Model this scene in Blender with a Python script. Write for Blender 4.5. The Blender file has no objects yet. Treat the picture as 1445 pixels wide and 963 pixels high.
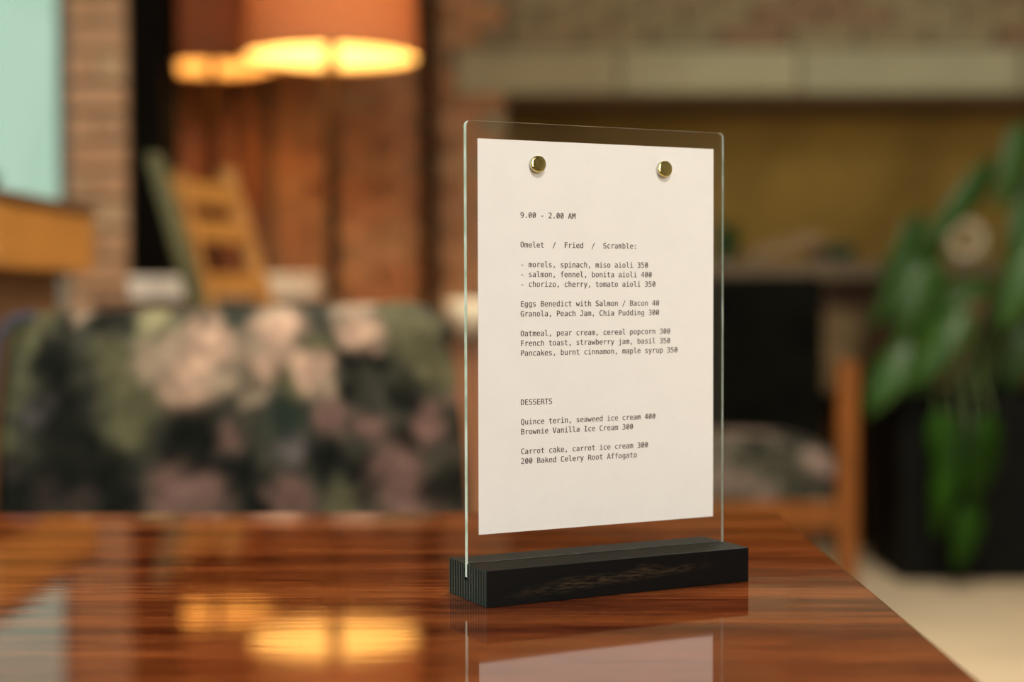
import bpy, bmesh, math, random
from mathutils import Vector, Matrix, Euler, noise

random.seed(7)
S = bpy.context.scene
COL = S.collection
PI = math.pi

# ------------------------------------------------------------------ camera
EYE = 0.9085                       # lens height above the floor, metres
pitch, roll = 0.03162, 0.00258
cam_data = bpy.data.cameras.new('camera')
cam_data.sensor_width = 36.0
cam_data.lens = 54.94
cam_data.clip_start = 0.02
cam_data.clip_end = 60
cam_data.dof.use_dof = True
cam_data.dof.focus_distance = 0.845
cam_data.dof.aperture_fstop = 3.3
cam = bpy.data.objects.new('camera', cam_data)
COL.objects.link(cam)
fwd = Vector((0, math.cos(pitch), -math.sin(pitch)))
up0 = Vector((0, math.sin(pitch), math.cos(pitch)))
rt0 = Vector((1, 0, 0))
rt = rt0 * math.cos(roll) - up0 * math.sin(roll)
up = rt0 * math.sin(roll) + up0 * math.cos(roll)
cam.matrix_world = Matrix(((rt.x, up.x, -fwd.x, 0), (rt.y, up.y, -fwd.y, 0),
                           (rt.z, up.z, -fwd.z, EYE), (0, 0, 0, 1)))
S.camera = cam

# ------------------------------------------------------------------ colour, world, lights
S.view_settings.view_transform = 'Standard'
S.view_settings.look = 'None'
S.view_settings.gamma = 1.0
S.view_settings.use_curve_mapping = False
S.view_settings.exposure = 0.0
S.cycles.use_denoising = True
S.cycles.max_bounces = 12
S.cycles.transparent_max_bounces = 12
S.cycles.sample_clamp_indirect = 6.0

world = bpy.data.worlds.new('overcast_sky')
S.world = world
world.use_nodes = True
bg = world.node_tree.nodes['Background']
bg.inputs[0].default_value = (0.46, 0.63, 0.50, 1)      # hazy pale green-grey daylight
bg.inputs[1].default_value = 1.0


def area(name, loc, target, sx, sy, power, color):
    d = bpy.data.lights.new(name, 'AREA')
    d.shape = 'RECTANGLE'; d.size = sx; d.size_y = sy
    d.energy = power; d.color = color
    o = bpy.data.objects.new(name, d)
    COL.objects.link(o)
    o.location = loc
    o.rotation_euler = (Vector(target) - Vector(loc)).to_track_quat('-Z', 'Y').to_euler()
    return o


# daylight through the tall windows behind and beside the camera
area('daylight_behind_camera', (1.55, -2.05, 1.9), (0.1, 0.9, 0.9), 1.5, 1.7, 52, (1.0, 0.93, 0.84))
area('overhead_fill_front', (0.45, -1.15, 3.12), (0.1, 0.85, 0.9), 0.45, 0.45, 66, (1.0, 0.96, 0.91))  # added overhead light shaping the magnet shadows; no opening above it
area('daylight_left', (-2.95, 0.3, 1.75), (0.0, 1.0, 0.8), 1.6, 1.5, 75, (0.86, 1.0, 0.92))
# added overhead light for floor and chairs; the ceiling has no opening
area('overhead_fill_rear', (0.9, 2.5, 3.12), (0.9, 2.5, 0.0), 1.8, 2.2, 80, (1.0, 0.90, 0.76)).data.spread = math.radians(120)

# ------------------------------------------------------------------ material helpers
MATS = {}


def mat(name, color, rough=0.6, metal=0.0, ior=1.45, var=0.0, vscale=8.0, bump=0.0, bscale=40.0,
        obj_random=None, trans=0.0, stretch=(1, 1, 1), sheen=0.0, coat=0.0, emit=None, spec=0.5):
    m = bpy.data.materials.new(name)
    m.use_nodes = True
    nt = m.node_tree
    b = nt.nodes['Principled BSDF']
    b.inputs['Base Color'].default_value = (*color, 1)
    b.inputs['Roughness'].default_value = rough
    b.inputs['Metallic'].default_value = metal
    b.inputs['IOR'].default_value = ior
    b.inputs['Transmission Weight'].default_value = trans
    b.inputs['Sheen Weight'].default_value = sheen
    b.inputs['Specular IOR Level'].default_value = spec
    b.inputs['Coat Weight'].default_value = coat
    if emit:
        b.inputs['Emission Color'].default_value = (*emit[0], 1)
        b.inputs['Emission Strength'].default_value = emit[1]
    tc = nt.nodes.new('ShaderNodeTexCoord')
    mp = nt.nodes.new('ShaderNodeMapping')
    mp.inputs['Scale'].default_value = stretch
    nt.links.new(tc.outputs['Object'], mp.inputs['Vector'])
    src = None
    if var > 0:
        n = nt.nodes.new('ShaderNodeTexNoise')
        n.inputs['Scale'].default_value = vscale
        n.inputs['Detail'].default_value = 6
        n.inputs['Roughness'].default_value = 0.6
        nt.links.new(mp.outputs[0], n.inputs['Vector'])
        r = nt.nodes.new('ShaderNodeValToRGB')
        lo = tuple(c * (1 - var) for c in color); hi = tuple(min(1, c * (1 + var)) for c in color)
        r.color_ramp.elements[0].color = (*lo, 1); r.color_ramp.elements[0].position = 0.3
        r.color_ramp.elements[1].color = (*hi, 1); r.color_ramp.elements[1].position = 0.7
        nt.links.new(n.outputs['Fac'], r.inputs['Fac'])
        src = r.outputs[0]
    if obj_random:                       # every brick, stone or plank its own tone
        oi = nt.nodes.new('ShaderNodeObjectInfo')
        rr = nt.nodes.new('ShaderNodeValToRGB')
        els = rr.color_ramp.elements
        while len(els) < len(obj_random):
            els.new(0.5)
        for i, c in enumerate(obj_random):
            els[i].position = i / max(1, len(obj_random) - 1)
            els[i].color = (*c, 1)
        nt.links.new(oi.outputs['Random'], rr.inputs['Fac'])
        if src:
            mx = nt.nodes.new('ShaderNodeMix'); mx.data_type = 'RGBA'; mx.blend_type = 'MIX'
            mx.inputs[0].default_value = 0.35
            nt.links.new(rr.outputs[0], mx.inputs[6]); nt.links.new(src, mx.inputs[7])
            src = mx.outputs[2]
        else:
            src = rr.outputs[0]
    if src:
        nt.links.new(src, b.inputs['Base Color'])
    if bump > 0:
        n2 = nt.nodes.new('ShaderNodeTexNoise')
        n2.inputs['Scale'].default_value = bscale
        n2.inputs['Detail'].default_value = 4
        nt.links.new(mp.outputs[0], n2.inputs['Vector'])
        bp = nt.nodes.new('ShaderNodeBump')
        bp.inputs['Strength'].default_value = bump
        bp.inputs['Distance'].default_value = 0.002
        nt.links.new(n2.outputs['Fac'], bp.inputs['Height'])
        nt.links.new(bp.outputs[0], b.inputs['Normal'])
    MATS[name] = m
    return m


def table_wood():
    m = bpy.data.materials.new('lacquered_mahogany')
    m.use_nodes = True
    nt = m.node_tree; L = nt.links
    b = nt.nodes['Principled BSDF']
    tc = nt.nodes.new('ShaderNodeTexCoord')

    def stretched(sx, sy, scale, detail=6, rough=0.6, dist=0.0):
        mp = nt.nodes.new('ShaderNodeMapping'); mp.inputs['Scale'].default_value = (sx, sy, sy)
        L.new(tc.outputs['Object'], mp.inputs['Vector'])
        n = nt.nodes.new('ShaderNodeTexNoise'); n.inputs['Scale'].default_value = scale
        n.inputs['Detail'].default_value = detail; n.inputs['Roughness'].default_value = rough
        n.inputs['Distortion'].default_value = dist
        L.new(mp.outputs[0], n.inputs['Vector'])
        return n
    broad = stretched(0.7, 14, 2.0, 3, 0.5, 0.6)
    fine = stretched(3, 110, 3.0, 8, 0.8)
    pores = stretched(14, 420, 2.0, 4, 0.7)
    ramp = nt.nodes.new('ShaderNodeValToRGB')
    e = ramp.color_ramp.elements
    e[0].position = 0.40; e[0].color = (0.045, 0.007, 0.002, 1)
    e[1].position = 0.61; e[1].color = (0.25, 0.070, 0.018, 1)
    mid = e.new(0.5); mid.color = (0.135, 0.031, 0.008, 1)
    add = nt.nodes.new('ShaderNodeMath'); add.operation = 'MULTIPLY_ADD'
    add.inputs[1].default_value = 0.36
    half = nt.nodes.new('ShaderNodeMath'); half.operation = 'MULTIPLY'; half.inputs[1].default_value = 0.64
    L.new(fine.outputs['Fac'], half.inputs[0])
    L.new(broad.outputs['Fac'], add.inputs[0]); L.new(half.outputs[0], add.inputs[2])
    L.new(add.outputs[0], ramp.inputs['Fac'])
    pr = nt.nodes.new('ShaderNodeValToRGB')
    pr.color_ramp.elements[0].position = 0.38; pr.color_ramp.elements[0].color = (0.35, 0.25, 0.22, 1)
    pr.color_ramp.elements[1].position = 0.58; pr.color_ramp.elements[1].color = (1.25, 1.2, 1.15, 1)
    L.new(pores.outputs['Fac'], pr.inputs['Fac'])
    mx = nt.nodes.new('ShaderNodeMix'); mx.data_type = 'RGBA'; mx.blend_type = 'MULTIPLY'
    mx.inputs[0].default_value = 0.8
    L.new(ramp.outputs[0], mx.inputs[6]); L.new(pr.outputs[0], mx.inputs[7])
    # fine pale scuffs in the lacquer
    sc = stretched(60, 150, 5.0, 2, 0.5)
    sr = nt.nodes.new('ShaderNodeValToRGB')
    sr.color_ramp.elements[0].position = 0.73; sr.color_ramp.elements[0].color = (0, 0, 0, 1)
    sr.color_ramp.elements[1].position = 0.80; sr.color_ramp.elements[1].color = (1, 1, 1, 1)
    L.new(sc.outputs['Fac'], sr.inputs['Fac'])
    mx2 = nt.nodes.new('ShaderNodeMix'); mx2.data_type = 'RGBA'
    L.new(sr.outputs[0], mx2.inputs[0])
    L.new(mx.outputs[2], mx2.inputs[6]); mx2.inputs[7].default_value = (0.32, 0.14, 0.07, 1)
    L.new(mx2.outputs[2], b.inputs['Base Color'])
    b.inputs['Roughness'].default_value = 0.5
    b.inputs['Specular IOR Level'].default_value = 0.0
    b.inputs['Coat Weight'].default_value = 1.0
    b.inputs['Coat IOR'].default_value = 1.42
    b.inputs['Coat Roughness'].default_value = 0.05
    wav = stretched(3, 40, 1.6, 3, 0.5)
    bp = nt.nodes.new('ShaderNodeBump'); bp.inputs['Strength'].default_value = 0.05
    bp.inputs['Distance'].default_value = 0.001
    L.new(wav.outputs['Fac'], bp.inputs['Height'])
    L.new(bp.outputs[0], b.inputs['Coat Normal'])
    return m


def ash_black():
    m = bpy.data.materials.new('black_stained_ash')
    m.use_nodes = True
    nt = m.node_tree; L = nt.links
    b = nt.nodes['Principled BSDF']
    tc = nt.nodes.new('ShaderNodeTexCoord')
    geo = nt.nodes.new('ShaderNodeNewGeometry')
    # growth rings: upright stripes across the depth of the bar
    wv = nt.nodes.new('ShaderNodeTexWave'); wv.wave_type = 'BANDS'; wv.bands_direction = 'Y'
    wv.inputs['Scale'].default_value = 98; wv.inputs['Distortion'].default_value = 1.3
    wv.inputs['Detail'].default_value = 2; wv.inputs['Detail Scale'].default_value = 0.8
    mp = nt.nodes.new('ShaderNodeMapping'); mp.inputs['Scale'].default_value = (0.12, 1, 0.25)
    L.new(tc.outputs['Object'], mp.inputs['Vector']); L.new(mp.outputs[0], wv.inputs['Vector'])
    r = nt.nodes.new('ShaderNodeValToRGB')
    r.color_ramp.elements[0].position = 0.35; r.color_ramp.elements[0].color = (0.003, 0.003, 0.0028, 1)
    r.color_ramp.elements[1].position = 1.0; r.color_ramp.elements[1].color = (0.020, 0.026, 0.022, 1)
    L.new(wv.outputs['Fac'], r.inputs['Fac'])
    # stronger ring contrast on the sawn ends
    sep = nt.nodes.new('ShaderNodeSeparateXYZ'); L.new(tc.outputs['Normal'], sep.inputs[0])
    ab_ = nt.nodes.new('ShaderNodeMath'); ab_.operation = 'ABSOLUTE'; L.new(sep.outputs[0], ab_.inputs[0])
    r2 = nt.nodes.new('ShaderNodeValToRGB')
    r2.color_ramp.elements[0].position = 0.35; r2.color_ramp.elements[0].color = (0.004, 0.005, 0.0045, 1)
    r2.color_ramp.elements[1].position = 0.95; r2.color_ramp.elements[1].color = (0.050, 0.068, 0.058, 1)
    L.new(wv.outputs['Fac'], r2.inputs['Fac'])
    mxe = nt.nodes.new('ShaderNodeMix'); mxe.data_type = 'RGBA'
    L.new(ab_.outputs[0], mxe.inputs[0]); L.new(r.outputs[0], mxe.inputs[6]); L.new(r2.outputs[0], mxe.inputs[7])
    # rubbed brown streak of open grain climbing along the front
    mp2 = nt.nodes.new('ShaderNodeMapping'); mp2.inputs['Scale'].default_value = (30, 60, 330)
    L.new(tc.outputs['Object'], mp2.inputs['Vector'])
    n = nt.nodes.new('ShaderNodeTexNoise'); n.inputs['Scale'].default_value = 4; n.inputs['Detail'].default_value = 5
    L.new(mp2.outputs[0], n.inputs['Vector'])
    so = nt.nodes.new('ShaderNodeSeparateXYZ'); L.new(tc.outputs['Object'], so.inputs[0])
    nw = nt.nodes.new('ShaderNodeTexNoise'); nw.inputs['Scale'].default_value = 34; nw.inputs['Detail'].default_value = 2
    L.new(tc.outputs['Object'], nw.inputs['Vector'])

    def M(op, a_, b_, c_=None):
        q = nt.nodes.new('ShaderNodeMath'); q.operation = op
        for i_, v_ in enumerate((a_, b_, c_)):
            if v_ is None:
                continue
            if isinstance(v_, (int, float)):
                q.inputs[i_].default_value = v_
            else:
                L.new(v_, q.inputs[i_])
        return q.outputs[0]
    zc = M('MULTIPLY_ADD', so.outputs[0], 0.055, 0.0045)
    zw = M('MULTIPLY_ADD', nw.outputs['Fac'], 0.006, -0.003)
    dz_ = M('ABSOLUTE', M('SUBTRACT', so.outputs[2], M('ADD', zc, zw)), 0)
    band = M('SUBTRACT', 1.0, M('DIVIDE', dz_, M('MULTIPLY_ADD', nw.outputs['Fac'], 0.009, -0.0012))); band = M('MAXIMUM', band, 0.0)
    rn = nt.nodes.new('ShaderNodeValToRGB')
    rn.color_ramp.elements[0].position = 0.42; rn.color_ramp.elements[0].color = (0, 0, 0, 1)
    rn.color_ramp.elements[1].position = 0.66; rn.color_ramp.elements[1].color = (1, 1, 1, 1)
    L.new(n.outputs['Fac'], rn.inputs['Fac'])
    edge_ = M('MAXIMUM', M('SUBTRACT', 1.0, M('POWER', M('DIVIDE', M('ABSOLUTE', M('SUBTRACT', so.outputs[0], 0.075), 0), 0.066), 2.5)), 0.0)
    front = M('MULTIPLY', M('LESS_THAN', so.outputs[1], 0.002), edge_)
    fac = M('MULTIPLY', M('MULTIPLY', band, rn.outputs[0]), front)
    mx = nt.nodes.new('ShaderNodeMix'); mx.data_type = 'RGBA'
    L.new(fac, mx.inputs[0])
    L.new(mxe.outputs[2], mx.inputs[6]); mx.inputs[7].default_value = (0.065, 0.043, 0.022, 1)
    L.new(mx.outputs[2], b.inputs['Base Color'])
    b.inputs['Roughness'].default_value = 0.42
    b.inputs['Specular IOR Level'].default_value = 0.16
    bp = nt.nodes.new('ShaderNodeBump'); bp.inputs['Strength'].default_value = 0.25
    bp.inputs['Distance'].default_value = 0.0005
    L.new(n.outputs['Fac'], bp.inputs['Height']); L.new(bp.outputs[0], b.inputs['Normal'])
    return m


def floral_mat(name, attr=True):
    m = bpy.data.materials.new(name)
    m.use_nodes = True
    nt = m.node_tree; L = nt.links
    b = nt.nodes['Principled BSDF']
    tc = nt.nodes.new('ShaderNodeTexCoord')
    if attr:
        a = nt.nodes.new('ShaderNodeAttribute'); a.attribute_name = 'floral'
        base = a.outputs['Color']
    else:
        n0 = nt.nodes.new('ShaderNodeTexNoise'); n0.inputs['Scale'].default_value = 9; n0.inputs['Detail'].default_value = 3
        L.new(tc.outputs['Object'], n0.inputs['Vector'])
        r0 = nt.nodes.new('ShaderNodeValToRGB'); e = r0.color_ramp.elements
        e[0].position = 0.36; e[0].color = (0.012, 0.014, 0.012, 1)
        e[1].position = 0.72; e[1].color = (0.50, 0.36, 0.30, 1)
        x = e.new(0.48); x.color = (0.07, 0.07, 0.05, 1)
        x = e.new(0.58); x.color = (0.20, 0.15, 0.13, 1)
        L.new(n0.outputs['Fac'], r0.inputs['Fac'])
        base = r0.outputs[0]
    n = nt.nodes.new('ShaderNodeTexNoise'); n.inputs['Scale'].default_value = 45; n.inputs['Detail'].default_value = 4
    L.new(tc.outputs['Object'], n.inputs['Vector'])
    r = nt.nodes.new('ShaderNodeValToRGB')
    r.color_ramp.elements[0].position = 0.3; r.color_ramp.elements[0].color = (0.45, 0.45, 0.45, 1)
    r.color_ramp.elements[1].position = 0.7; r.color_ramp.elements[1].color = (1.4, 1.35, 1.3, 1)
    L.new(n.outputs['Fac'], r.inputs['Fac'])
    mx = nt.nodes.new('ShaderNodeMix'); mx.data_type = 'RGBA'; mx.blend_type = 'MULTIPLY'
    mx.inputs[0].default_value = 0.75
    L.new(base, mx.inputs[6]); L.new(r.outputs[0], mx.inputs[7])
    L.new(mx.outputs[2], b.inputs['Base Color'])
    b.inputs['Roughness'].default_value = 0.85
    b.inputs['Specular IOR Level'].default_value = 0.06
    return m


def shade_mat(name, col, tcol):
    m = bpy.data.materials.new(name)
    m.use_nodes = True
    nt = m.node_tree; L = nt.links
    nt.nodes.remove(nt.nodes['Principled BSDF'])
    out = nt.nodes['Material Output']
    d = nt.nodes.new('ShaderNodeBsdfDiffuse'); d.inputs[0].default_value = (*col, 1)
    t = nt.nodes.new('ShaderNodeBsdfTranslucent'); t.inputs[0].default_value = (*tcol, 1)
    n = nt.nodes.new('ShaderNodeTexNoise'); n.inputs['Scale'].default_value = 300
    bp = nt.nodes.new('ShaderNodeBump'); bp.inputs['Strength'].default_value = 0.2
    L.new(n.outputs['Fac'], bp.inputs['Height']); L.new(bp.outputs[0], d.inputs['Normal'])
    ad = nt.nodes.new('ShaderNodeAddShader')
    L.new(d.outputs[0], ad.inputs[0]); L.new(t.outputs[0], ad.inputs[1])
    L.new(ad.outputs[0], out.inputs['Surface'])
    return m


M_TABLE = table_wood()
M_ASH = ash_black()
M_PAPER = mat('uncoated_paper', (0.80, 0.785, 0.75), 0.8, spec=0.2, var=0.015, vscale=60, bump=0.05, bscale=900)
M_INK = mat('printed_ink', (0.065, 0.040, 0.033), 0.8, spec=0.1, var=0.1, vscale=200)
M_BRASS = mat('polished_brass', (0.72, 0.62, 0.26), 0.10, metal=1.0, bump=0.22, bscale=170)
M_STEEL = mat('magnet_steel', (0.62, 0.60, 0.55), 0.25, metal=1.0, var=0.05)
M_ACRYL = mat('clear_acrylic', (1.0, 1.0, 1.0), 0.0, ior=1.49, trans=1.0)


def acrylic_edge():
    m = bpy.data.materials.new('saw_cut_acrylic_edge')
    m.use_nodes = True
    nt = m.node_tree; L = nt.links
    b = nt.nodes['Principled BSDF']
    b.inputs['Base Color'].default_value = (0.62, 0.72, 0.56, 1)
    b.inputs['Roughness'].default_value = 0.22
    b.inputs['IOR'].default_value = 1.49
    b.inputs['Transmission Weight'].default_value = 0.15
    n = nt.nodes.new('ShaderNodeTexNoise'); n.inputs['Scale'].default_value = 60
    tc = nt.nodes.new('ShaderNodeTexCoord'); L.new(tc.outputs['Object'], n.inputs['Vector'])
    r = nt.nodes.new('ShaderNodeValToRGB')
    r.color_ramp.elements[0].color = (0.50, 0.60, 0.46, 1); r.color_ramp.elements[0].position = 0.35
    r.color_ramp.elements[1].color = (0.88, 0.95, 0.84, 1); r.color_ramp.elements[1].position = 0.65
    L.new(n.outputs['Fac'], r.inputs['Fac']); L.new(r.outputs[0], b.inputs['Base Color'])
    return m


M_EDGE = acrylic_edge()
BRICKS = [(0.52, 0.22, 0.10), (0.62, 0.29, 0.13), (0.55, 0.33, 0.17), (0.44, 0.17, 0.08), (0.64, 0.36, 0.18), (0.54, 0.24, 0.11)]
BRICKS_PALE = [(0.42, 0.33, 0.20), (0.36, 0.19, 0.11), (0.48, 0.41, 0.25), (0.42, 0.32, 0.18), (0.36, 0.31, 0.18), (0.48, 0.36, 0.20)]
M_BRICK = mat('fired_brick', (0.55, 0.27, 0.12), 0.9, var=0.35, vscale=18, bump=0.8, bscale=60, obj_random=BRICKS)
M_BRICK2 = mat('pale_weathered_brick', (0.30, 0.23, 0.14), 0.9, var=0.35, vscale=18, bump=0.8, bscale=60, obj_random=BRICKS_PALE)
M_BRICK3 = mat('shelf_shaded_brick', (0.10, 0.055, 0.03), 0.9, var=0.4, vscale=18, bump=0.8, bscale=60,
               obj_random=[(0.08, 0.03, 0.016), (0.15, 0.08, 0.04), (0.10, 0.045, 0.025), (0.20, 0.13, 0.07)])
M_PILBRICK = mat('tan_brick', (0.45, 0.25, 0.14), 0.9, var=0.2, vscale=14, bump=0.7, bscale=60,
                 obj_random=[(0.50, 0.27, 0.14), (0.46, 0.22, 0.11), (0.52, 0.33, 0.19), (0.40, 0.22, 0.12), (0.54, 0.29, 0.16)])
M_MORTAR = mat('mortar', (0.32, 0.22, 0.13), 0.95, var=0.3, vscale=30, bump=0.6, bscale=90)
M_MORTARD = mat('sooty_mortar', (0.07, 0.045, 0.03), 0.95, var=0.3, vscale=30)
M_STONE = mat('grey_green_stone', (0.46, 0.42, 0.27), 0.85, spec=0.2, var=0.25, vscale=5, bump=0.6, bscale=30,
              obj_random=[(0.42, 0.36, 0.23), (0.50, 0.46, 0.29), (0.46, 0.46, 0.33)])
M_PLASTER = mat('ochre_plaster', (0.42, 0.25, 0.06), 0.9, spec=0.05, var=0.3, vscale=2.2, bump=0.3)
M_WALL = mat('warm_grey_plaster', (0.30, 0.25, 0.19), 0.9, var=0.12, vscale=3)
M_CEIL = mat('ceiling_plaster', (0.38, 0.33, 0.26), 0.9, var=0.08, vscale=3)
M_FLOOR = mat('honed_beige_concrete', (0.52, 0.42, 0.28), 0.55, var=0.10, vscale=2.5, bump=0.15, bscale=20)
M_BLACKWOOD = mat('black_painted_timber', (0.004, 0.003, 0.002), 0.8, spec=0.03, var=0.3, vscale=12, stretch=(8, 8, 1))
M_DARKWOOD = mat('dark_timber', (0.022, 0.010, 0.004), 0.8, spec=0.08, var=0.4, vscale=10, stretch=(6, 6, 1), bump=0.3)
M_PANEL = mat('varnished_panel_wood', (0.23, 0.085, 0.032), 0.4, var=0.35, vscale=5, stretch=(7, 7, 0.8),
              obj_random=[(0.30, 0.12, 0.05), (0.34, 0.15, 0.065), (0.24, 0.09, 0.04), (0.32, 0.13, 0.055)])
M_HONEY = mat('honey_oak', (0.42, 0.175, 0.032), 0.5, var=0.15, vscale=5, stretch=(1, 1, 7))
M_BROWN = mat('brown_walnut', (0.11, 0.048, 0.018), 0.55, var=0.3, vscale=5, stretch=(1, 1, 7))
M_CHAIRW = mat('golden_pine', (0.40, 0.175, 0.035), 0.45, var=0.18, vscale=8, stretch=(3, 3, 1))
M_OLIVE = mat('window_tinted_pine', (0.095, 0.082, 0.026), 0.6, var=0.25, vscale=8, stretch=(3, 3, 1))  # pine with the window's cool side light put into its colour
M_TEAK = mat('orange_teak', (0.20, 0.068, 0.015), 0.6, spec=0.12, var=0.2, vscale=8, stretch=(4, 4, 1))
M_FRAME = mat('grey_window_paint', (0.16, 0.13, 0.10), 0.6, var=0.1)
M_GLASS = mat('window_glass', (0.92, 0.98, 0.95), 0.0, ior=1.1, trans=1.0)
M_WHITEBOX = mat('white_card', (0.85, 0.70, 0.58), 0.7, var=0.05)
M_LINEN = mat('beige_linen', (0.68, 0.50, 0.34), 0.9, var=0.12, vscale=12, bump=0.4, bscale=300)
M_CERAMIC = mat('cream_ceramic', (0.92, 0.80, 0.58), 0.3, var=0.03)
M_SHELF = mat('weathered_shelf_wood', (0.19, 0.14, 0.09), 0.8, spec=0.15, var=0.25, vscale=5, stretch=(1, 6, 6))
M_LEAF = mat('leaf_green', (0.035, 0.085, 0.012), 0.35, spec=0.4, var=0.6, vscale=6, obj_random=[(0.012, 0.045, 0.004), (0.03, 0.09, 0.012), (0.02, 0.06, 0.01), (0.045, 0.10, 0.03)])
M_LEAFB = mat('bright_leaf_green', (0.014, 0.048, 0.002), 0.5, spec=0.12, var=0.7, vscale=7)
M_STEM = mat('stem_green', (0.10, 0.15, 0.04), 0.6, var=0.2)
M_SOIL = mat('potting_soil', (0.03, 0.02, 0.012), 0.95, var=0.4, vscale=40, bump=1.0)
M_BLACKPOT = mat('matt_black_planter', (0.007, 0.007, 0.006), 0.7, spec=0.08, var=0.2)
M_BLACKPANEL = mat('black_panel', (0.006, 0.006, 0.006), 0.5, spec=0.1, var=0.2)
M_TAN = mat('tan_wood', (0.30, 0.19, 0.09), 0.6, var=0.2, vscale=6, stretch=(5, 5, 1))
M_DARKFAB = mat('black_velvet', (0.004, 0.0042, 0.003), 0.9, spec=0.03, var=0.6, vscale=7)
M_DARKGREEN = mat('dark_green_glaze', (0.02, 0.06, 0.03), 0.3, var=0.3)
M_FLORAL = floral_mat('floral_velvet', True)
M_FLORAL2 = floral_mat('floral_velvet_cushion', False)
M_PIPING = mat('slate_piping', (0.06, 0.06, 0.085), 0.9, spec=0.1, var=0.2)
M_SHADE1 = shade_mat('terracotta_linen_shade', (0.50, 0.185, 0.08), (0.105, 0.042, 0.016))
M_LINING = shade_mat('cream_shade_lining', (0.62, 0.51, 0.31), (0.15, 0.125, 0.08))
M_SHADE2 = shade_mat('brown_linen_shade', (0.30, 0.12, 0.06), (0.035, 0.014, 0.007))
M_BULB = mat('lit_bulb', (1, 0.8, 0.5), 0.4, emit=((1.0, 0.62, 0.23), 340.0), var=0.01)
M_BULB2 = mat('dim_lit_bulb', (1, 0.8, 0.5), 0.4, emit=((1.0, 0.50, 0.16), 125.0), var=0.01)
M_WICKER = mat('dull_wicker', (0.19, 0.135, 0.07), 0.85, spec=0.1, var=0.3, vscale=14)

# ------------------------------------------------------------------ mesh helpers


def obj(name, bm, material, parent=None, smooth=False, bevel=0.0, seg=2):
    me = bpy.data.meshes.new(name)
    bmesh.ops.recalc_face_normals(bm, faces=bm.faces)
    bm.to_mesh(me); bm.free()
    me.materials.append(material)
    if smooth:
        for p in me.polygons:
            p.use_smooth = True
    o = bpy.data.objects.new(name, me)
    COL.objects.link(o)
    if parent:
        o.parent = parent
    if bevel > 0:
        md = o.modifiers.new('soft_edges', 'BEVEL'); md.width = bevel; md.segments = seg
        md.limit_method = 'ANGLE'
    return o


def thing(name, label, cat, loc=(0, 0, 0), rz=0.0, group=None):
    o = bpy.data.objects.new(name, None)
    o.empty_display_size = 0.05
    COL.objects.link(o)
    o.location = loc; o.rotation_euler = (0, 0, rz)
    o['label'] = label; o['category'] = cat
    if group:
        o['group'] = group
    return o


def tag(o, label, cat, group=None):
    o['label'] = label; o['category'] = cat
    if group:
        o['group'] = group
    return o


def struct(o):
    o['kind'] = 'structure'
    return o


def add_box(bm, x0, x1, y0, y1, z0, z1):
    vs = [bm.verts.new((x, y, z)) for x in (x0, x1) for y in (y0, y1) for z in (z0, z1)]
    for f in ((0, 1, 3, 2), (4, 6, 7, 5), (0, 4, 5, 1), (2, 3, 7, 6), (0, 2, 6, 4), (1, 5, 7, 3)):
        bm.faces.new([vs[i] for i in f])


def bx(*a):
    bm = bmesh.new(); add_box(bm, *a); return bm


def prism(pts, axis, a0, a1):
    """closed outline pts (2D) pushed along axis 0/1/2 from a0 to a1"""
    bm = bmesh.new()

    def P(p, a):
        q = [p[0], p[1]]; q.insert(axis, a); return q
    A = [bm.verts.new(P(p, a0)) for p in pts]; B = [bm.verts.new(P(p, a1)) for p in pts]
    bm.faces.new(A); bm.faces.new(B[::-1])
    n = len(pts)
    for i in range(n):
        bm.faces.new((A[i], A[(i + 1) % n], B[(i + 1) % n], B[i]))
    return bm


def lathe(prof, n=32, cap=False):
    bm = bmesh.new(); rings = []
    for r, z in prof:
        rings.append([bm.verts.new((r * math.cos(2 * PI * i / n), r * math.sin(2 * PI * i / n), z)) for i in range(n)])
    for a, b in zip(rings, rings[1:]):
        for i in range(n):
            bm.faces.new((a[i], a[(i + 1) % n], b[(i + 1) % n], b[i]))
    if cap:
        bm.faces.new(rings[0]); bm.faces.new(rings[-1])
    return bm


def tube(p0, p1, r0, r1=None, n=12):
    r1 = r0 if r1 is None else r1
    p0, p1 = Vector(p0), Vector(p1)
    d = (p1 - p0).normalized()
    u = d.orthogonal().normalized(); v = d.cross(u)
    bm = bmesh.new()
    A = [bm.verts.new(p0 + (u * math.cos(t) + v * math.sin(t)) * r0) for t in [2 * PI * i / n for i in range(n)]]
    B = [bm.verts.new(p1 + (u * math.cos(t) + v * math.sin(t)) * r1) for t in [2 * PI * i / n for i in range(n)]]
    bm.faces.new(A); bm.faces.new(B)
    for i in range(n):
        bm.faces.new((A[i], A[(i + 1) % n], B[(i + 1) % n], B[i]))
    return bm


def bar(p0, p1, wx, wy):
    """square-section bar between two points, section wx (world x) by wy (world y) for upright bars"""
    bm = bmesh.new()
    rings = []
    for p in (p0, p1):
        rings.append([bm.verts.new((p[0] + sx * wx / 2, p[1] + sy * wy / 2, p[2])) for sx, sy in ((-1, -1), (1, -1), (1, 1), (-1, 1))])
    A, B = rings
    bm.faces.new(A); bm.faces.new(B)
    for i in range(4):
        bm.faces.new((A[i], A[(i + 1) % 4], B[(i + 1) % 4], B[i]))
    return bm


def brick_mesh(name, L, D, H, material, k):
    rnd = random.Random(k)
    bm = bx(-L / 2, L / 2, -D / 2, D / 2, -H / 2, H / 2)
    bmesh.ops.bevel(bm, geom=list(bm.edges), offset=0.004, segments=1, affect='EDGES')
    for v in bm.verts:
        v.co += Vector([rnd.uniform(-1, 1) * 0.0022 for _ in range(3)])
    me = bpy.data.meshes.new(name); bmesh.ops.recalc_face_normals(bm, faces=bm.faces)
    bm.to_mesh(me); bm.free(); me.materials.append(material)
    return me


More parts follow.
